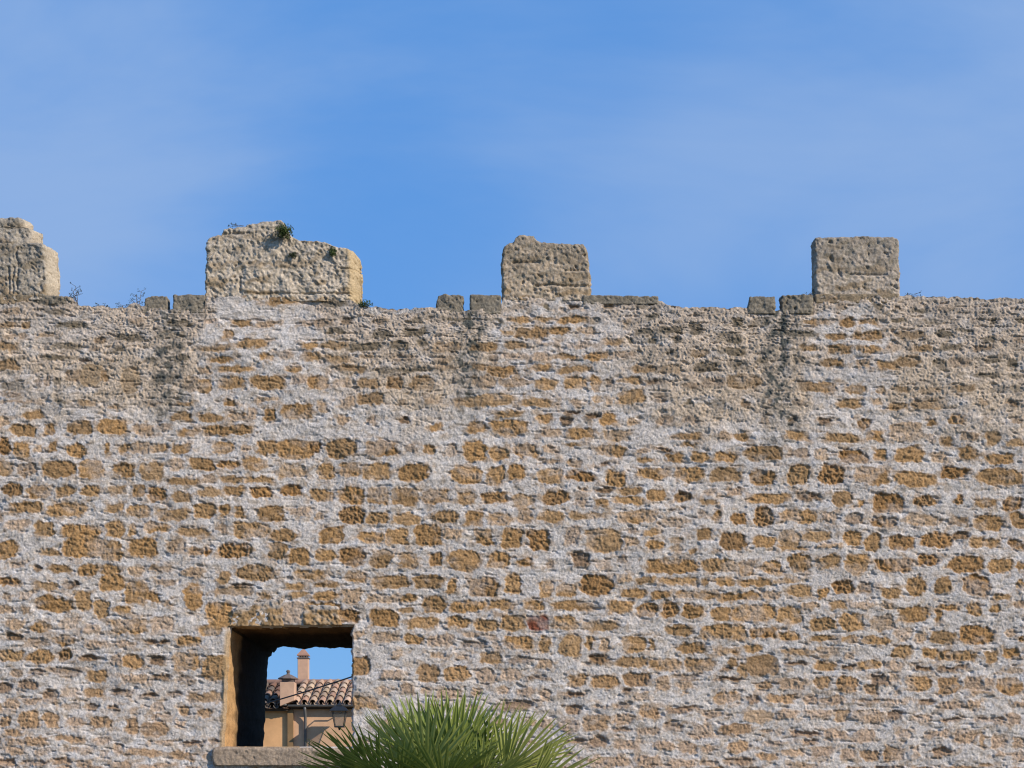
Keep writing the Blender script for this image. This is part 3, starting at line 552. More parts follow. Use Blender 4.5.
rough_block('merlon', lambda t: np.interp(t, [0, .5, 1], [204, 206, 207]), lambda t: np.interp(t, [0, .5, .85, 1], [360.5, 360.5, 360, 357]),
            pf([200, 206, 213, 221, 224, 245, 262, 281, 286, 291, 298, 318, 330, 338, 352, 362], [246, 240, 236, 234, 229, 225, 221, 219.5, 226, 236, 239, 240.5, 244, 247, 248, 256]),
            301, WY + .01, WY + .20, merlon_pig((.66, .54, .41), .2, 140, right=(.58, .42, .23)), joints=(('h', 293, 244, 352), ('v', 270, 293, 300), ('h', 233, 222, 250), ('v', 240, 276, 293), ('h', 268, 340, 362)), seed=3, amp=1.15, rnd=.012, bevel_right=.075, label='widest merlon with a peaked worn top, tufts of weed and a sunlit yellow right side')
rough_block('merlon', lambda t: np.interp(t, [0, .8, 1], [503, 502, 505]), lambda t: np.interp(t, [0, .2, .85, 1], [590, 591, 588, 585]),
            pf([500, 504, 514, 516, 520, 534, 537, 541, 560, 584, 590], [250, 244, 241, 236, 234.5, 235, 240, 241.5, 243, 244, 249]), 300, WY + .01, WY + .30,
            merlon_pig((.56, .43, .30), .42, 150), joints=(('h', 262, 512, 540), ('h', 270, 565, 585), ('h', 285, 535, 592)), seed=4, amp=.95, rnd=.016, label='squarish merlon of brown stone with a small loose block on its top edge')
rough_block('merlon', lambda t: np.interp(t, [0, 1], [817, 815]), lambda t: np.interp(t, [0, 1], [900.5, 899.5]),
            pf([808, 814, 850, 856, 893, 902], [239, 236.5, 236, 235, 236, 239]), 299, WY + .02, WY + .24,
            merlon_pig((.54, .435, .335), .4, 160), joints=(('h', 274, 850, 888),), seed=5, amp=.8, rnd=.014, label='neat square grey merlon with a flat top at the right')
def cop_pig(base, seed):
    def fn(x, y, u, t, d):
        s1 = n2(x / 8, y / 4, seed); s2 = n2(x / 2.6, y / 2.4, seed + 1)
        c = np.broadcast_to(np.array(base), x.shape + (3,)) * (1 + .25 * s1 + .2 * s2)[:, None]
        return mixc(c, (.13, .12, .10), sm(.0, .6, s1 + .5 * t - .2) * .5)
    return fn
GB = (.30, .25, .185); TB = (.36, .265, .165)
for i, (a, b, tl, tr, bot, base_, lab) in enumerate((
        (142.5, 167, 299, 296, 313, GB, 'grey coping block with a sloping left corner left of the leftmost slot'),
        (173, 205, 294.5, 295, 313, GB, 'grey coping block between the leftmost slot and the widest merlon'),
        (435, 463, 297, 295, 314, GB, 'grey coping block left of the middle slot'),
        (470, 501, 294.5, 295, 314, GB, 'grey coping block right of the middle slot'),
        (747, 774.5, 298, 296.5, 314, GB, 'grey coping block left of the rightmost slot'),
        (781.5, 813, 295, 294.5, 314, GB, 'grey coping block right of the rightmost slot'),
        (583, 658, 295, 296.5, 304, GB, 'long thin coping slab right of the brown merlon'),
        (-30, 32, 294, 294.5, 304, TB, 'tan coping slab under the left end merlon'),
        (35, 72, 294.5, 298, 304, GB, 'grey coping slab at the foot of the left end merlon'),
        (815, 899, 293.5, 293.5, 303, TB, 'tan slab under the flat topped right merlon'))):
    rough_block('coping_stone', (lambda t, a=a, tl=tl, tr=tr: np.interp(t, [0, 1], [a, a + (3 if tl - tr > 1.4 else 0)])), cf(float(b)), pf([a, a + 9, b], [tl, min(tl, tr), tr]), bot,
                WY - (.004 if bot > 310 else .0), WY + (.13 if bot > 310 else .3), cop_pig(base_, 200 + i), seed=20 + i, amp=.6 + .25 * (i % 3), rnd=.006 + .005 * (i % 2), label=lab)
def lin_pig(x, y, u, t, d):
    s1 = n2(x / 9, y / 5, 230); s2 = n2(x / 3, y / 2.6, 231)
    c = np.broadcast_to(np.array((.44, .275, .135)), x.shape + (3,)) * (1 + .2 * s1 + .15 * s2)[:, None]
    c = mixc(c, (.56, .43, .30), sm(-.1, .4, s1 + .4 * s2) * .5); return mixc(c, (.55, .50, .45), sm(.55, 1.0, t + .4 * s1) * .7)
rough_block('lintel', lambda t: np.interp(t, [0, 1], [229, 233]), cf(283.), pf([229, 245, 262, 283], [610, 607, 602, 598]), 626, WY - .010, WY + .30, lin_pig, seed=31, amp=1.1, rnd=.014,
            label='long ochre lintel stone over the window')
rough_block('lintel', cf(304.), lambda t: np.interp(t, [0, 1], [341, 338]), pf([304, 345], [604, 607]), 625, WY - .006, WY + .30, lin_pig, seed=32, amp=1.2, rnd=.014)
def sill_pig(x, y, u, t, d):
    s1 = n2(x / 9, y / 4, 240); s2 = n2(x / 2.5, y / 2.5, 241)
    c = np.broadcast_to(np.array((.42, .315, .225)), x.shape + (3,)) * (1 + .15 * s1 + .22 * s2)[:, None]
    return c
rough_block('window_sill', lambda t: np.interp(t, [0, .5, 1], [214, 211.5, 213]), cf(357.), pf([210, 225, 357], [747.5, 747, 748.5]), 765.5, WY - .05, WY + .35, sill_pig, seed=33, amp=.5, rnd=.02)
# ------------------------------------------------------------------ weeds on the wall
LEAF = plain_mat('weed_green', (.060, .085, .022), var=.35, scale=40)
LEAFD = plain_mat('weed_dark', (.035, .045, .022), var=.35, scale=40)
DRY = plain_mat('dry_stem', (.16, .115, .07), var=.3, scale=40)
def tuft(name, px, py, wpx, hpx, label, mat, n=160, y=WY - .02, seed=0, hang=0):
    rg = random.Random(seed); root = empty(name, (X(px), y, Z(py)), label=label, cat='weed')
    mb = MB(); st = MB(); o = Vector((X(px), y, Z(py)))
    for i in range(max(5, n // 10)):
        a = rg.uniform(0, 6.28); r = rg.uniform(.3, 1)
        e = o + Vector((math.cos(a) * r * wpx * S * .5, math.sin(a) * r * wpx * S * .4 - .01, rg.uniform(-.3, 1) * hpx * S * .7 - hang))
        st.tube([o, (o + e) / 2 + Vector((0, -.01, .01)), e], .0015, 4, .0007)
    for i in range(n):
        d = Vector((rg.gauss(0, .42), rg.gauss(0, .35), rg.gauss(0, .38)))
        if d.length > 1: d.normalize()
        c = o + Vector((d.x * wpx * S * .5, d.y * wpx * S * .45 - .01, d.z * hpx * S * .5 + hpx * S * .25 - hang))
        u = Vector((rg.gauss(0, 1), rg.gauss(0, 1), rg.gauss(0, 1))).normalized(); w = u.orthogonal().normalized()
        l = rg.uniform(.008, .018); b = l * .32; nn = u.cross(w) * l * .15
        mb.add([c - u * l, c - w * b + nn, c + u * l, c + w * b + nn], [(0, 1, 2, 3)])
    mb.build('leaves', mat, root); st.build('stems', mat, root)
    return root
def twig(name, px, py, hpx, label, seed, lean=0, group=None, spread=1.0):
    rg = random.Random(seed); y = WY + .08
    root = empty(name, (X(px), y, Z(py)), label=label, cat='weed', group=group); st = MB(); lf = MB()
    o = Vector((X(px), y, Z(py) - .02)); nst = 3
    for j in range(nst):
        top = o + Vector(((rg.uniform(-.3, .3) * spread + lean) * hpx * S, rg.uniform(-.1, .1), hpx * S * (1 if j == 0 else rg.uniform(.5, .85))))
        pts = [o.lerp(top, t) + Vector((math.sin(t * 5 + j) * .006, 0, 0)) for t in (0, .25, .5, .75, 1)]
        st.tube(pts, .0032, 5, .0015)
        for t in (.3, .45, .6, .75, .9, 1):
            b = o.lerp(top, t)
            e = b + Vector((rg.choice((-1, 1)) * rg.uniform(.02, .06) * spread, rg.uniform(-.02, .02), rg.uniform(.01, .04)))
            st.tube([b, e], .0018, 4, .001)
            for q in range(3):
                c = e + Vector((rg.gauss(0, .008), rg.gauss(0, .008), rg.gauss(0, .006))); u = Vector((rg.gauss(0, 1), rg.gauss(0, 1), rg.gauss(0, 1))).normalized(); w = u.orthogonal().normalized()
                lf.add([c - u * .011, c - w * .004, c + u * .011, c + w * .004], [(0, 1, 2, 3)])
    st.build('stems', DRY, root); lf.build('leaves', LEAFD, root)
    return root
tuft('weed_tuft', 285, 237, 19, 15, 'round green weed tuft near the peak of the widest merlon', LEAF, 520, y=WY - .05, seed=1)
tuft('weed_tuft', 333, 255, 7, 11, 'small bright green tuft high on the right part of the widest merlon', LEAF, 120, y=WY - .0, seed=2)
tuft('weed_tuft', 293, 257, 10, 6, 'dark weed in a hollow of the widest merlon', LEAFD, 110, y=WY - .0, seed=3)
tuft('weed_tuft', 364, 306, 17, 8, 'low green weed at the right foot of the widest merlon', LEAF, 190, y=WY + .02, seed=4)
twig('dry_weed', 240, 228, 9, 'dry twiggy weed on top of the widest merlon', 5, spread=2.4)
twig('dry_weed', 135, 306, 22, 'tallest dry weed standing on the wall just left of a grey coping block', 6)
twig('dry_weed', 75, 299, 15, 'dry weed on the wall top beside the left end merlon', 7, .15)
twig('dry_weed', 99, 308, 9, 'tiny dry weed on the low bare stretch of wall top', 8)
twig('dry_weed', 122, 309, 9, 'tiny dry sprig beside the tallest dry weed', 18)
twig('dry_weed', 916, 298, 8, 'tiny sprig on the wall top right of the flat topped merlon', 9)
twig('dry_weed', 810, 297, 7, 'tiny sprig at the left foot of the flat topped merlon', 10)

# ------------------------------------------------------------------ fan palm
def palm_mat(name, c1, c2):
    m, nt, b = new_mat(name)
    b.inputs['Roughness'].default_value = .5; b.inputs['Specular IOR Level'].default_value = .25
    tc = node(nt, 'ShaderNodeTexCoord'); a = noise(nt, 14, 4, .6, tc.outputs['Object'])
    mx = node(nt, 'ShaderNodeMix', data_type='RGBA'); mx.inputs['A'].default_value = (*c1, 1); mx.inputs['B'].default_value = (*c2, 1)
    nt.links.new(a.outputs['Fac'], mx.inputs['Factor']); nt.links.new(mx.outputs['Result'], b.inputs['Base Color'])
    tr = node(nt, 'ShaderNodeBsdfTranslucent'); nt.links.new(mx.outputs['Result'], tr.inputs['Color'])
    ms = node(nt, 'ShaderNodeMixShader'); ms.inputs[0].default_value = .25
    nt.links.new(b.outputs[0], ms.inputs[1]); nt.links.new(tr.outputs[0], ms.inputs[2])
    nt.links.new(ms.outputs[0], nt.nodes['Material Output'].inputs['Surface'])
    return m
PGREEN = palm_mat('palm_leaf', (.10, .145, .024), (.33, .37, .09))
PYOUNG = palm_mat('young_palm_leaf', (.30, .34, .07), (.50, .50, .17))
PDRY = plain_mat('dry_palm_leaf', (.30, .25, .18), var=.3, scale=20)
PSTEM = plain_mat('palm_petiole', (.13, .16, .05), rough=.5, var=.2, scale=20)
PTRUNK = plain_mat('palm_trunk', (.12, .085, .055), var=.4, scale=18, bump=.03, bscale=30)
PD = 12.6
pc = Vector((X(444, PD), PD, Z(816, PD)))
palm = empty('fan_palm', (pc.x, pc.y, 0), label='bushy green fan palm with spiky leaves growing in front of the wall', cat='palm')
tr = MB(); pts = []; rg = random.Random(4)
prof = []
for i in range(46):
    t = i / 45; prof.append((.13 - .02 * t + (.018 if i % 2 else 0), t * (pc.z - .05)))
tr.ring(prof, 14, 0, (pc.x, pc.y, 0)).build('trunk', PTRUNK, palm, smooth=True)
def frond(az, el, pet, L, spread, mat, rg, twist=0., fold=.35, n=26):
    """az: compass angle, el: elevation of the leaf stalk; a fan of folded blades on the stalk's end"""
    d = Vector((math.cos(el) * math.cos(az), math.cos(el) * math.sin(az), math.sin(el)))
    side = Vector((-math.sin(az), math.cos(az), 0)); up = side.cross(d) * -1
    if up.z < 0: up = -up
    rot = Matrix.Rotation(twist, 3, d); side = rot @ side; up = rot @ up
    st = MB(); sp = [pc + d * (pet * t) + Vector((0, 0, -.05 * pet * t * t)) for t in (0, .33, .66, 1)]
    st.tube(sp, .012, 6, .007)
    hub = sp[-1]; bl = MB()
    for i in range(n):
        a = lerp(-spread, spread, (i + .5) / n) + rg.uniform(-.02, .02)
        l = L * 1.12 * (.50 + .50 * math.cos(a * .75)) * rg.uniform(.9, 1.06)
        dr = (d * math.cos(a) + side * math.sin(a) + up * (fold * (abs(math.sin(a))) + rg.uniform(-.05, .05))).normalized()
        wv = (-d * math.sin(a) + side * math.cos(a)).normalized(); nn = wv.cross(dr).normalized()
        w = L * .026; droop = rg.uniform(.0, .12) * l
        rows = []
        for t, wf in ((0, .25), (.25, .8), (.5, 1), (.72, .85), (.9, .42), (1, .03)):
            c = hub + dr * (l * t) + Vector((0, 0, -droop * t ** 2.4))
            rows.append([c - wv * w * wf + nn * w * .45 * wf, c - nn * 0, c + wv * w * wf + nn * w * .45 * wf])
        vs = [p for r in rows for p in r]; fs = []
        for k in range(len(rows) - 1):
            for q in (0, 1): fs.append((k * 3 + q, k * 3 + q + 1, k * 3 + q + 4, k * 3 + q + 3))
        bl.add(vs, fs)
    me_o = bl.build('frond', mat, palm); st.build('petiole', PSTEM, me_o)
    me_o.children[0].matrix_parent_inverse = Matrix.Identity(4)
    return me_o
FR = [  # az, el (degrees), petiole, blade length, spread, twist
    (-125, 60, .36, .60, 82, 14), (-58, 62, .36, .58, 80, -16), (-90, 80, .36, .56, 75, 0), (60, 74, .40, .56, 70, 5), (135, 66, .42, .55, 68, -8),
    (172, 50, .46, .56, 66, 25), (8, 50, .46, .56, 66, -25), (-168, 35, .54, .56, 64, 30), (-12, 34, .56, .56, 64, -30), (-140, 34, .46, .52, 78, 15),
    (-40, 34, .44, .50, 78, -15), (-90, 32, .40, .52, 85, 0), (-110, 14, .42, .5, 80, 5), (-70, 14, .42, .5, 80, -5), (-174, 22, .56, .54, 62, 35), (-6, 20, .64, .56, 62, -35),
    (-150, 12, .45, .48, 75, 10), (-28, 10, .48, .48, 75, -10), (-178, 4, .44, .46, 70, 40), (2, 2, .46, .46, 70, -40)]
for i, (az, el, pet, L, spd, tw) in enumerate(FR):
    frond(R(az + rg.uniform(-6, 6)), R(el + rg.uniform(-4, 4)), pet, L * rg.uniform(.94, 1.06), R(spd), PYOUNG if i % 5 in (0, 3) else PGREEN, rg, R(tw))
fd0 = frond(R(-35), R(24), .3, .40, R(55), PDRY, rg, R(-20), n=18); fd0['label'] = 'yellowed old frond'
fd = frond(R(-150), R(30), .18, .28, R(50), PDRY, rg, R(30), n=20); fd['label'] = 'dry grey dead frond'

# ------------------------------------------------------------------ the house beyond
HD = 42.0
OCHP = plain_mat('ochre_plaster', (.74, .41, .19), var=.22, scale=1.3, bump=.004)
SALM = plain_mat('salmon_plaster', (.74, .45, .27), var=.2, scale=1.6, bump=.004)
STRIP = plain_mat('brown_strip', (.30, .18, .085), var=.15, scale=3)
CHP = plain_mat('chimney_plaster', (.70, .43, .28), var=.15, scale=3, bump=.004)
BAND = plain_mat('chimney_band', (.20, .15, .125), var=.2, scale=8)
ZINC = plain_mat('zinc', (.14, .135, .13), rough=.5, spec=.5, var=.15, scale=5)
IRON = plain_mat('black_iron', (.02, .02, .02), rough=.5, spec=.5, var=.2)
WOOD = plain_mat('dark_wood', (.085, .055, .035), var=.3, scale=8)
def tile_mat():
    m, nt, b = new_mat('terracotta_tiles')
    at = node(nt, 'ShaderNodeAttribute', attribute_name='pigment'); tc = node(nt, 'ShaderNodeTexCoord')
    a = noise(nt, 18, 5, .7, tc.outputs['Object']); s = mul(nt, at.outputs['Color'], a.outputs['Fac'], .65, 1.35)
    nt.links.new(s, b.inputs['Base Color']); return m
TILE = tile_mat()
def hx(p): return X(p, HD)
def hz(p): return Z(p, HD)
house = empty('house', (hx(300), HD, 0), label='ochre house with barrel tiled roof seen through the window opening', cat='house')
xl, xs_, xr = hx(150), hx(290.5), hx(470)
ze = hz(706)                      # eave line
MB().box(xl, xs_, HD - .0, HD + 4, -.1, ze - .06).build('wall', OCHP, house)
MB().box(xs_, xr, HD - .0, HD + 4, -.1, ze - .02).build('wall', SALM, house)
MB().box(hx(288), hx(293.5), HD - .09, HD - .002, 0, ze - .10).build('wall_strip', STRIP, house)  # thin raised dark brown strip where the two wall colours meet
MB().box(hx(292), xr, HD - .10, HD - .002, ze - .075, ze - .02).build('soffit', WOOD, house)
SL = .33
def roof_tiles(name, x0, x1, y0, zb, run, cols, seed):
    rg = random.Random(seed); V = []; Q = []; Cc = []
    pit = .205; n = int((x1 - x0) / pit); rows = int(run / .40)
    L = .46
    def half(x, ya, r0, r1, up, lift, c):
        m = 7; b = len(V)
        for e, (yy, r) in enumerate(((ya, r0), (ya + L, r1))):
            for j in range(m + 1):
                a = math.pi * j / m
                zz = zb + SL * (yy - y0) + (lift if e == 0 else lift * .25) + (math.sin(a) * r if up else -math.sin(a) * r + .045)
                V.append((x - math.cos(a) * r, yy, zz)); Cc.append(c)
            for j in range(m + 1):
                a = math.pi * j / m; q = r - .014
                zz = zb + SL * (yy - y0) + (lift if e == 0 else lift * .25) + (math.sin(a) * q if up else -math.sin(a) * q + .045)
                V.append((x - math.cos(a) * q, yy, zz)); Cc.append(c)
        k = m + 1
        for j in range(m):
            Q.append((b + j, b + j + 1, b + 2 * k + j + 1, b + 2 * k + j))
            Q.append((b + k + j, b + 3 * k + j, b + 3 * k + j + 1, b + k + j + 1))
            Q.append((b + j, b + k + j, b + k + j + 1, b + j + 1))
    for i in range(n):
        x = x0 + (i + .5) * pit
        for r in range(rows):
            c = np.array(rg.choice(cols)) * rg.uniform(.8, 1.2)
            half(x + rg.uniform(-.008, .008), y0 + r * .40 + rg.uniform(-.015, .015), .088, .072, True, .035, c)
            c = np.array(rg.choice(cols)) * rg.uniform(.8, 1.0)
            half(x + pit / 2, y0 + r * .40 - .02, .075, .065, False, .0, c)
    b = len(V)
    yy = y0 + rows * .40
    for (x, y) in ((x0, y0), (x1, y0), (x1, yy), (x0, yy)): V.append((x, y, zb + SL * (y - y0) - .035)); Cc.append((.2, .12, .08))
    Q.append((b, b + 1, b + 2, b + 3))
    me = np_mesh(name, np.array(V), np.array(Q), np.array(Cc)); return link(name, me, TILE, house), zb + SL * (yy - y0), yy
TC = [(.50, .32, .22), (.54, .37, .26), (.48, .29, .20), (.57, .42, .30), (.47, .33, .23), (.54, .39, .26)]
rf, zr, yr = roof_tiles('roof', hx(292), xr, HD - .16, ze + .03, 2.0, TC, 3)
TCL = [(.25, .135, .09), (.31, .19, .13), (.20, .115, .08), (.17, .13, .10)]
rf2, zr2, yr2 = roof_tiles('roof', xl, hx(291.5), HD - .02, ze + .075, 1.85, TCL, 4)
rd_ = MB().tube([(hx(150), yr + .03, zr + .0), (xr, yr + .03, zr + .0)], .085, 10); rd_.build('ridge_tiles', plain_mat('ridge_terracotta', (.38, .21, .14), var=.3, scale=7), house, smooth=True)
MB().add([(xl, yr + .03, zr - .04), (xr, yr + .03, zr - .04), (xr, HD + 4.1, ze - .1), (xl, HD + 4.1, ze - .1)], [(0, 1, 2, 3)]).build('rear_roof', plain_mat('rear_terracotta', (.34, .19, .12), var=.3), house)
# eave of the left part: a low row of tiles over dark boards
MB().box(xl, hx(289), HD - .15, HD - .003, ze - .125, ze - .065).build('soffit', WOOD, house)
roof_tiles('eave_tiles', xl, hx(289.5), HD - .21, ze - .04, .41, TCL, 6)
# gutter and pipes
g = MB(); 
gp = []
for i in range(9):
    a = math.pi * i / 8; gp.append((math.cos(a) * .06, -math.sin(a) * .06))
vs = []; fs = []
for x in (hx(289), xr):
    for (yy, zz) in gp: vs.append((x, HD - .19 + yy, ze + .02 + zz))
    for (yy, zz) in gp: vs.append((x, HD - .19 + yy * .86, ze + .02 + zz * .86))
for j in range(8): fs += [(j, j + 1, 18 + j + 1, 18 + j), (9 + j, 27 + j, 27 + j + 1, 9 + j + 1)]
fs += [(0, 18, 27, 9), (8, 17, 35, 26)] + [(j, 9 + j, 10 + j, j + 1) for j in range(8)]
g.add(vs, fs); g.build('gutter', ZINC, house, smooth=False)
dpx = hx(305.7)
MB().tube([(dpx, HD - .19, ze - .03), (dpx, HD - .18, ze - .10), (dpx, HD - .12, ze - .20), (dpx, HD - .07, ze - .34), (dpx, HD - .07, .05)], .035, 10).build('downpipe', ZINC, house, smooth=True)
dp = MB().tube([(hx(288), HD - .27, ze + .02), (hx(284), HD - .26, ze + .01), (hx(281), HD - .18, ze - .0)], .022, 8)
dp.build('vent_pipe', ZINC, house, smooth=True)
# low chimney at the eave
cz0 = ze - .02; x0c, x1c = hx(281.5), hx(296)
ch = MB().add([(x0c, HD - .30, cz0), (x1c, HD - .30, cz0 + .14), (x1c, HD + .1, cz0 + .14), (x0c, HD + .1, cz0),
               (x0c, HD - .30, hz(683)), (x1c, HD - .30, hz(683)), (x1c, HD + .1, hz(683)), (x0c, HD + .1, hz(683))],
              [(0, 1, 5, 4), (1, 2, 6, 5), (2, 3, 7, 6), (3, 0, 4, 7), (4, 5, 6, 7), (3, 2, 1, 0)]).build('chimney', CHP, house, bevel=.01)
xm = (x0c + x1c) / 2; zc = hz(683)
MB().ring([(.20, 0), (.20, .09)], 4, math.pi / 4, (xm, HD - .1, zc)).build('chimney_throat', BAND, ch).matrix_parent_inverse = Matrix.Identity(4)
MB().ring([(.255, .085), (.255, .105), (.09, .19), (.045, .20), (.035, .24), (.05, .26), (.05, .285), (.02, .31)], 8, math.pi / 8, (xm, HD - .1, zc)).build('chimney_cap', BAND, ch, bevel=.005).matrix_parent_inverse = Matrix.Identity(4)
# tall chimney
cd = HD + 2.5; xa, xb2 = X(298.2, cd), X(308.8, cd); xm2 = (xa + xb2) / 2; hw = (xb2 - xa) / 2
c2 = MB().box(xa, xb2, cd - hw, cd + hw, 2.4, Z(659, cd)).build('chimney', CHP, house, bevel=.012)
c2['label'] = 'tall salmon chimney with pointed cap'
bd = MB()
zb2 = Z(659, cd)
bd.box(xa - .018, xb2 + .018, cd - hw - .018, cd + hw + .018, zb2 + .001, zb2 + .03)
for i in range(4):
    xx = xa + .02 + i * (2 * hw - .08) / 3
    bd.box(xx, xx + .04, cd - hw, cd - hw + .05, zb2 + .03, zb2 + .075)
bd.box(xa + .03, xb2 - .03, cd - hw + .055, cd + hw, zb2 + .03, zb2 + .075)
bd.build('chimney_band', BAND, c2).matrix_parent_inverse = Matrix.Identity(4)
MB().ring([((hw + .015) * 1.414, .075), ((hw + .015) * 1.414, .10), (.06, .235), (.03, .25), (.028, .275), (.005, .29)], 4, math.pi / 4, (xm2, cd, zb2)).build('chimney_cap', plain_mat('cap_terracotta', (.45, .25, .17), var=.2), c2).matrix_parent_inverse = Matrix.Identity(4)

# lantern on a bracket from the house wall
ld = HD - .55; lxm = X(339.5, ld); lz = Z(705, ld); u = ld / F
lan = empty('wall_lantern', (lxm, ld, lz - .5), label='black iron lantern on a bracket under the tiled eave', cat='lantern')
lan_top = MB().ring([(.31, -.155), (.31, -.135), (.20, -.06), (.10, -.03), (.10, 0), (.06, .02), (.03, .04), (.025, .06)], 4, math.pi / 4, (lxm, ld, lz))
lan_top.v[:] = lan_top.v; lan_top.build('lantern_roof', IRON, lan, bevel=.004)
fr = MB()
for k in range(4):
    a = math.pi / 4 + k * math.pi / 2
    fr.tube([(lxm + math.cos(a) * .235, ld + math.sin(a) * .235, lz - .155), (lxm + math.cos(a) * .15, ld + math.sin(a) * .15, lz - .50)], .011, 6)
fr.ring([(.165, -.535), (.165, -.50)], 4, math.pi / 4, (lxm, ld, lz)); fr.ring([(.02, -.60), (.03, -.56), (.05, -.534)], 8, 0, (lxm, ld, lz))
fr.build('frame', IRON, lan)
m, nt, b = new_mat('lantern_glass'); b.inputs['Base Color'].default_value = (.22, .20, .17, 1); b.inputs['Roughness'].default_value = .2; b.inputs['Specular IOR Level'].default_value = .5; b.inputs['Alpha'].default_value = .35
MB().ring([(.145, -.495), (.225, -.16)], 4, math.pi / 4, (lxm, ld, lz)).build('glass', m, lan)
MB().tube([(lxm, ld, lz + .04), (lxm, ld + .02, lz + .08), (lxm, ld + .12, lz + .10), (lxm, HD - .22, lz - .12), (lxm, HD - .01, lz - .16)], .014, 8).build('bracket', IRON, lan)
# cable across the street
CAB = MB(); a = Vector((X(255, 41), 41, Z(706.5, 41))); b_ = Vector((X(420, 38), 38, Z(653, 38)))
CAB.tube([a.lerp(b_, t / 24) + Vector((0, 0, -.04 * 4 * (t / 24) * (1 - t / 24))) for t in range(25)], .017, 6)
tag(CAB.build('cable', IRON), 'thin black cable sagging across in front of the tiled roof', 'cable')

# ------------------------------------------------------------------ ground
m, nt, b = new_mat('dry_ground')
tc = node(nt, 'ShaderNodeTexCoord'); a = noise(nt, .4, 8, .6, tc.outputs['Object']); cr = node(nt, 'ShaderNodeValToRGB')
cr.color_ramp.elements[0].position = .35; cr.color_ramp.elements[0].color = (.17, .145, .105, 1); cr.color_ramp.elements[1].position = .65; cr.color_ramp.elements[1].color = (.10, .11, .05, 1)
nt.links.new(a.outputs['Fac'], cr.inputs[0]); nt.links.new(cr.outputs[0], b.inputs['Base Color'])
tag(MB().add([(-600, -200, 0), (600, -200, 0), (600, 1500, 0), (-600, 1500, 0)], [(0, 1, 2, 3)]).build('ground', m), kind='structure')

# ------------------------------------------------------------------ sky, sun, camera
AZ, EL = 57.0, 30.0               # degrees right of straight behind the camera; height of the sun
w = bpy.data.worlds.new('World'); SC.world = w; w.use_nodes = True; nt = w.node_tree
bg = nt.nodes['Background']
sky = node(nt, 'ShaderNodeTexSky'); sky.sky_type = 'NISHITA'; sky.sun_disc = False
sdir = Vector((math.sin(R(AZ)) * math.cos(R(EL)), -math.cos(R(AZ)) * math.cos(R(EL)), math.sin(R(EL))))
sky.sun_elevation = R(EL); sky.sun_rotation = math.atan2(sdir.x, sdir.y)
sky.air_density = 1.0; sky.dust_density = SKY_DUST; sky.ozone_density = SKY_OZONE
tc = node(nt, 'ShaderNodeTexCoord')
tint = node(nt, 'ShaderNodeVectorMath', operation='MULTIPLY'); tint.inputs[1].default_value = SKY_TINT
nt.links.new(sky.outputs[0], tint.inputs[0])
mp = node(nt, 'ShaderNodeMapping'); mp.inputs['Rotation'].default_value = (0, R(-14), 0); mp.inputs['Scale'].default_value = (2.2, 1, 5.5); mp.inputs['Location'].default_value = SKY_LOC
nt.links.new(tc.outputs['Generated'], mp.inputs['Vector'])
c1 = noise(nt, 1.2, 6, .55, mp.outputs[0]); c1.inputs['Distortion'].default_value = .5
mr = node(nt, 'ShaderNodeMapRange', interpolation_type='SMOOTHSTEP'); mr.inputs['From Min'].default_value = .46; mr.inputs['From Max'].default_value = .90; mr.inputs['To Max'].default_value = SKY_CLOUD
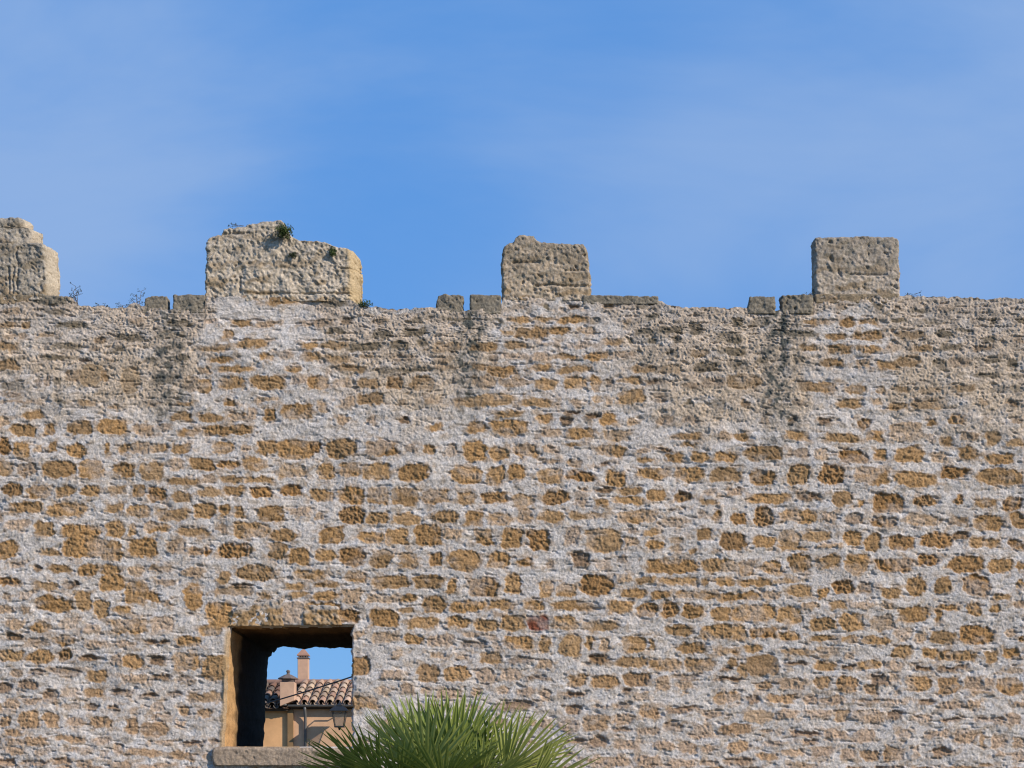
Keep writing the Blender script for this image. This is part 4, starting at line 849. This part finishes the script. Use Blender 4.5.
# broad banks of thin high cloud, each in its own part of the sky
tot = None
for cx, cy, rad, amt in ((40, 70, .21, .34), (640, 225, .16, .28), (930, 165, .20, .30), (470, 40, .10, .10), (1400, 100, .3, .2), (-500, -200, .3, .25), (60, 280, .10, .06)):
    dv = Vector(((cx - 512) / F, 1, (HZ - cy) / F)).normalized()
    ds = node(nt, 'ShaderNodeVectorMath', operation='DISTANCE'); ds.inputs[1].default_value = dv
    nt.links.new(tc.outputs['Generated'], ds.inputs[0])
    rm = node(nt, 'ShaderNodeMapRange', interpolation_type='SMOOTHSTEP')
    rm.inputs['From Min'].default_value = rad; rm.inputs['From Max'].default_value = 0; rm.inputs['To Min'].default_value = 0; rm.inputs['To Max'].default_value = amt
    nt.links.new(ds.outputs['Value'], rm.inputs['Value'])
    if tot is None: tot = rm.outputs[0]
    else:
        ad = node(nt, 'ShaderNodeMath', operation='ADD'); nt.links.new(tot, ad.inputs[0]); nt.links.new(rm.outputs[0], ad.inputs[1]); tot = ad.outputs[0]
sc_ = node(nt, 'ShaderNodeMath', operation='MULTIPLY_ADD'); nt.links.new(c1.outputs['Fac'], sc_.inputs[0]); sc_.inputs[1].default_value = .95
nt.links.new(tot, sc_.inputs[2]); nt.links.new(sc_.outputs[0], mr.inputs['Value'])
mx = node(nt, 'ShaderNodeMix', data_type='RGBA'); mx.inputs['B'].default_value = SKY_WISP
blu = node(nt, 'ShaderNodeMix', data_type='RGBA'); blu.inputs['Factor'].default_value = .7; blu.inputs['B'].default_value = SKY_BLUE
nt.links.new(tint.outputs[0], blu.inputs['A'])
nt.links.new(mr.outputs[0], mx.inputs['Factor']); nt.links.new(blu.outputs['Result'], mx.inputs['A'])
nt.links.new(mx.outputs['Result'], bg.inputs['Color']); bg.inputs['Strength'].default_value = SKY_STR

sl = bpy.data.lights.new('sun', 'SUN'); sl.energy = SUN_E; sl.angle = R(.53); sl.color = (1, .92, .80)
so = bpy.data.objects.new('sun', sl); COL.objects.link(so); so.rotation_euler = (-sdir).to_track_quat('-Z', 'Y').to_euler(); so.location = sdir * 50

cam = bpy.data.cameras.new('camera'); co = bpy.data.objects.new('camera', cam); COL.objects.link(co)
co.location = (0, 0, EYE); co.rotation_euler = (R(90), 0, 0); cam.sensor_width = 36; cam.lens = 36 * F / 1024
cam.shift_y = (HZ - 384) / 1024; cam.clip_end = 4000; SC.camera = co
vs_ = SC.view_settings; vs_.view_transform = 'Standard'; vs_.look = 'None'; vs_.exposure = EXPO; vs_.gamma = 1
SC.cycles.use_denoising = True; SC.cycles.filter_width = 1.15
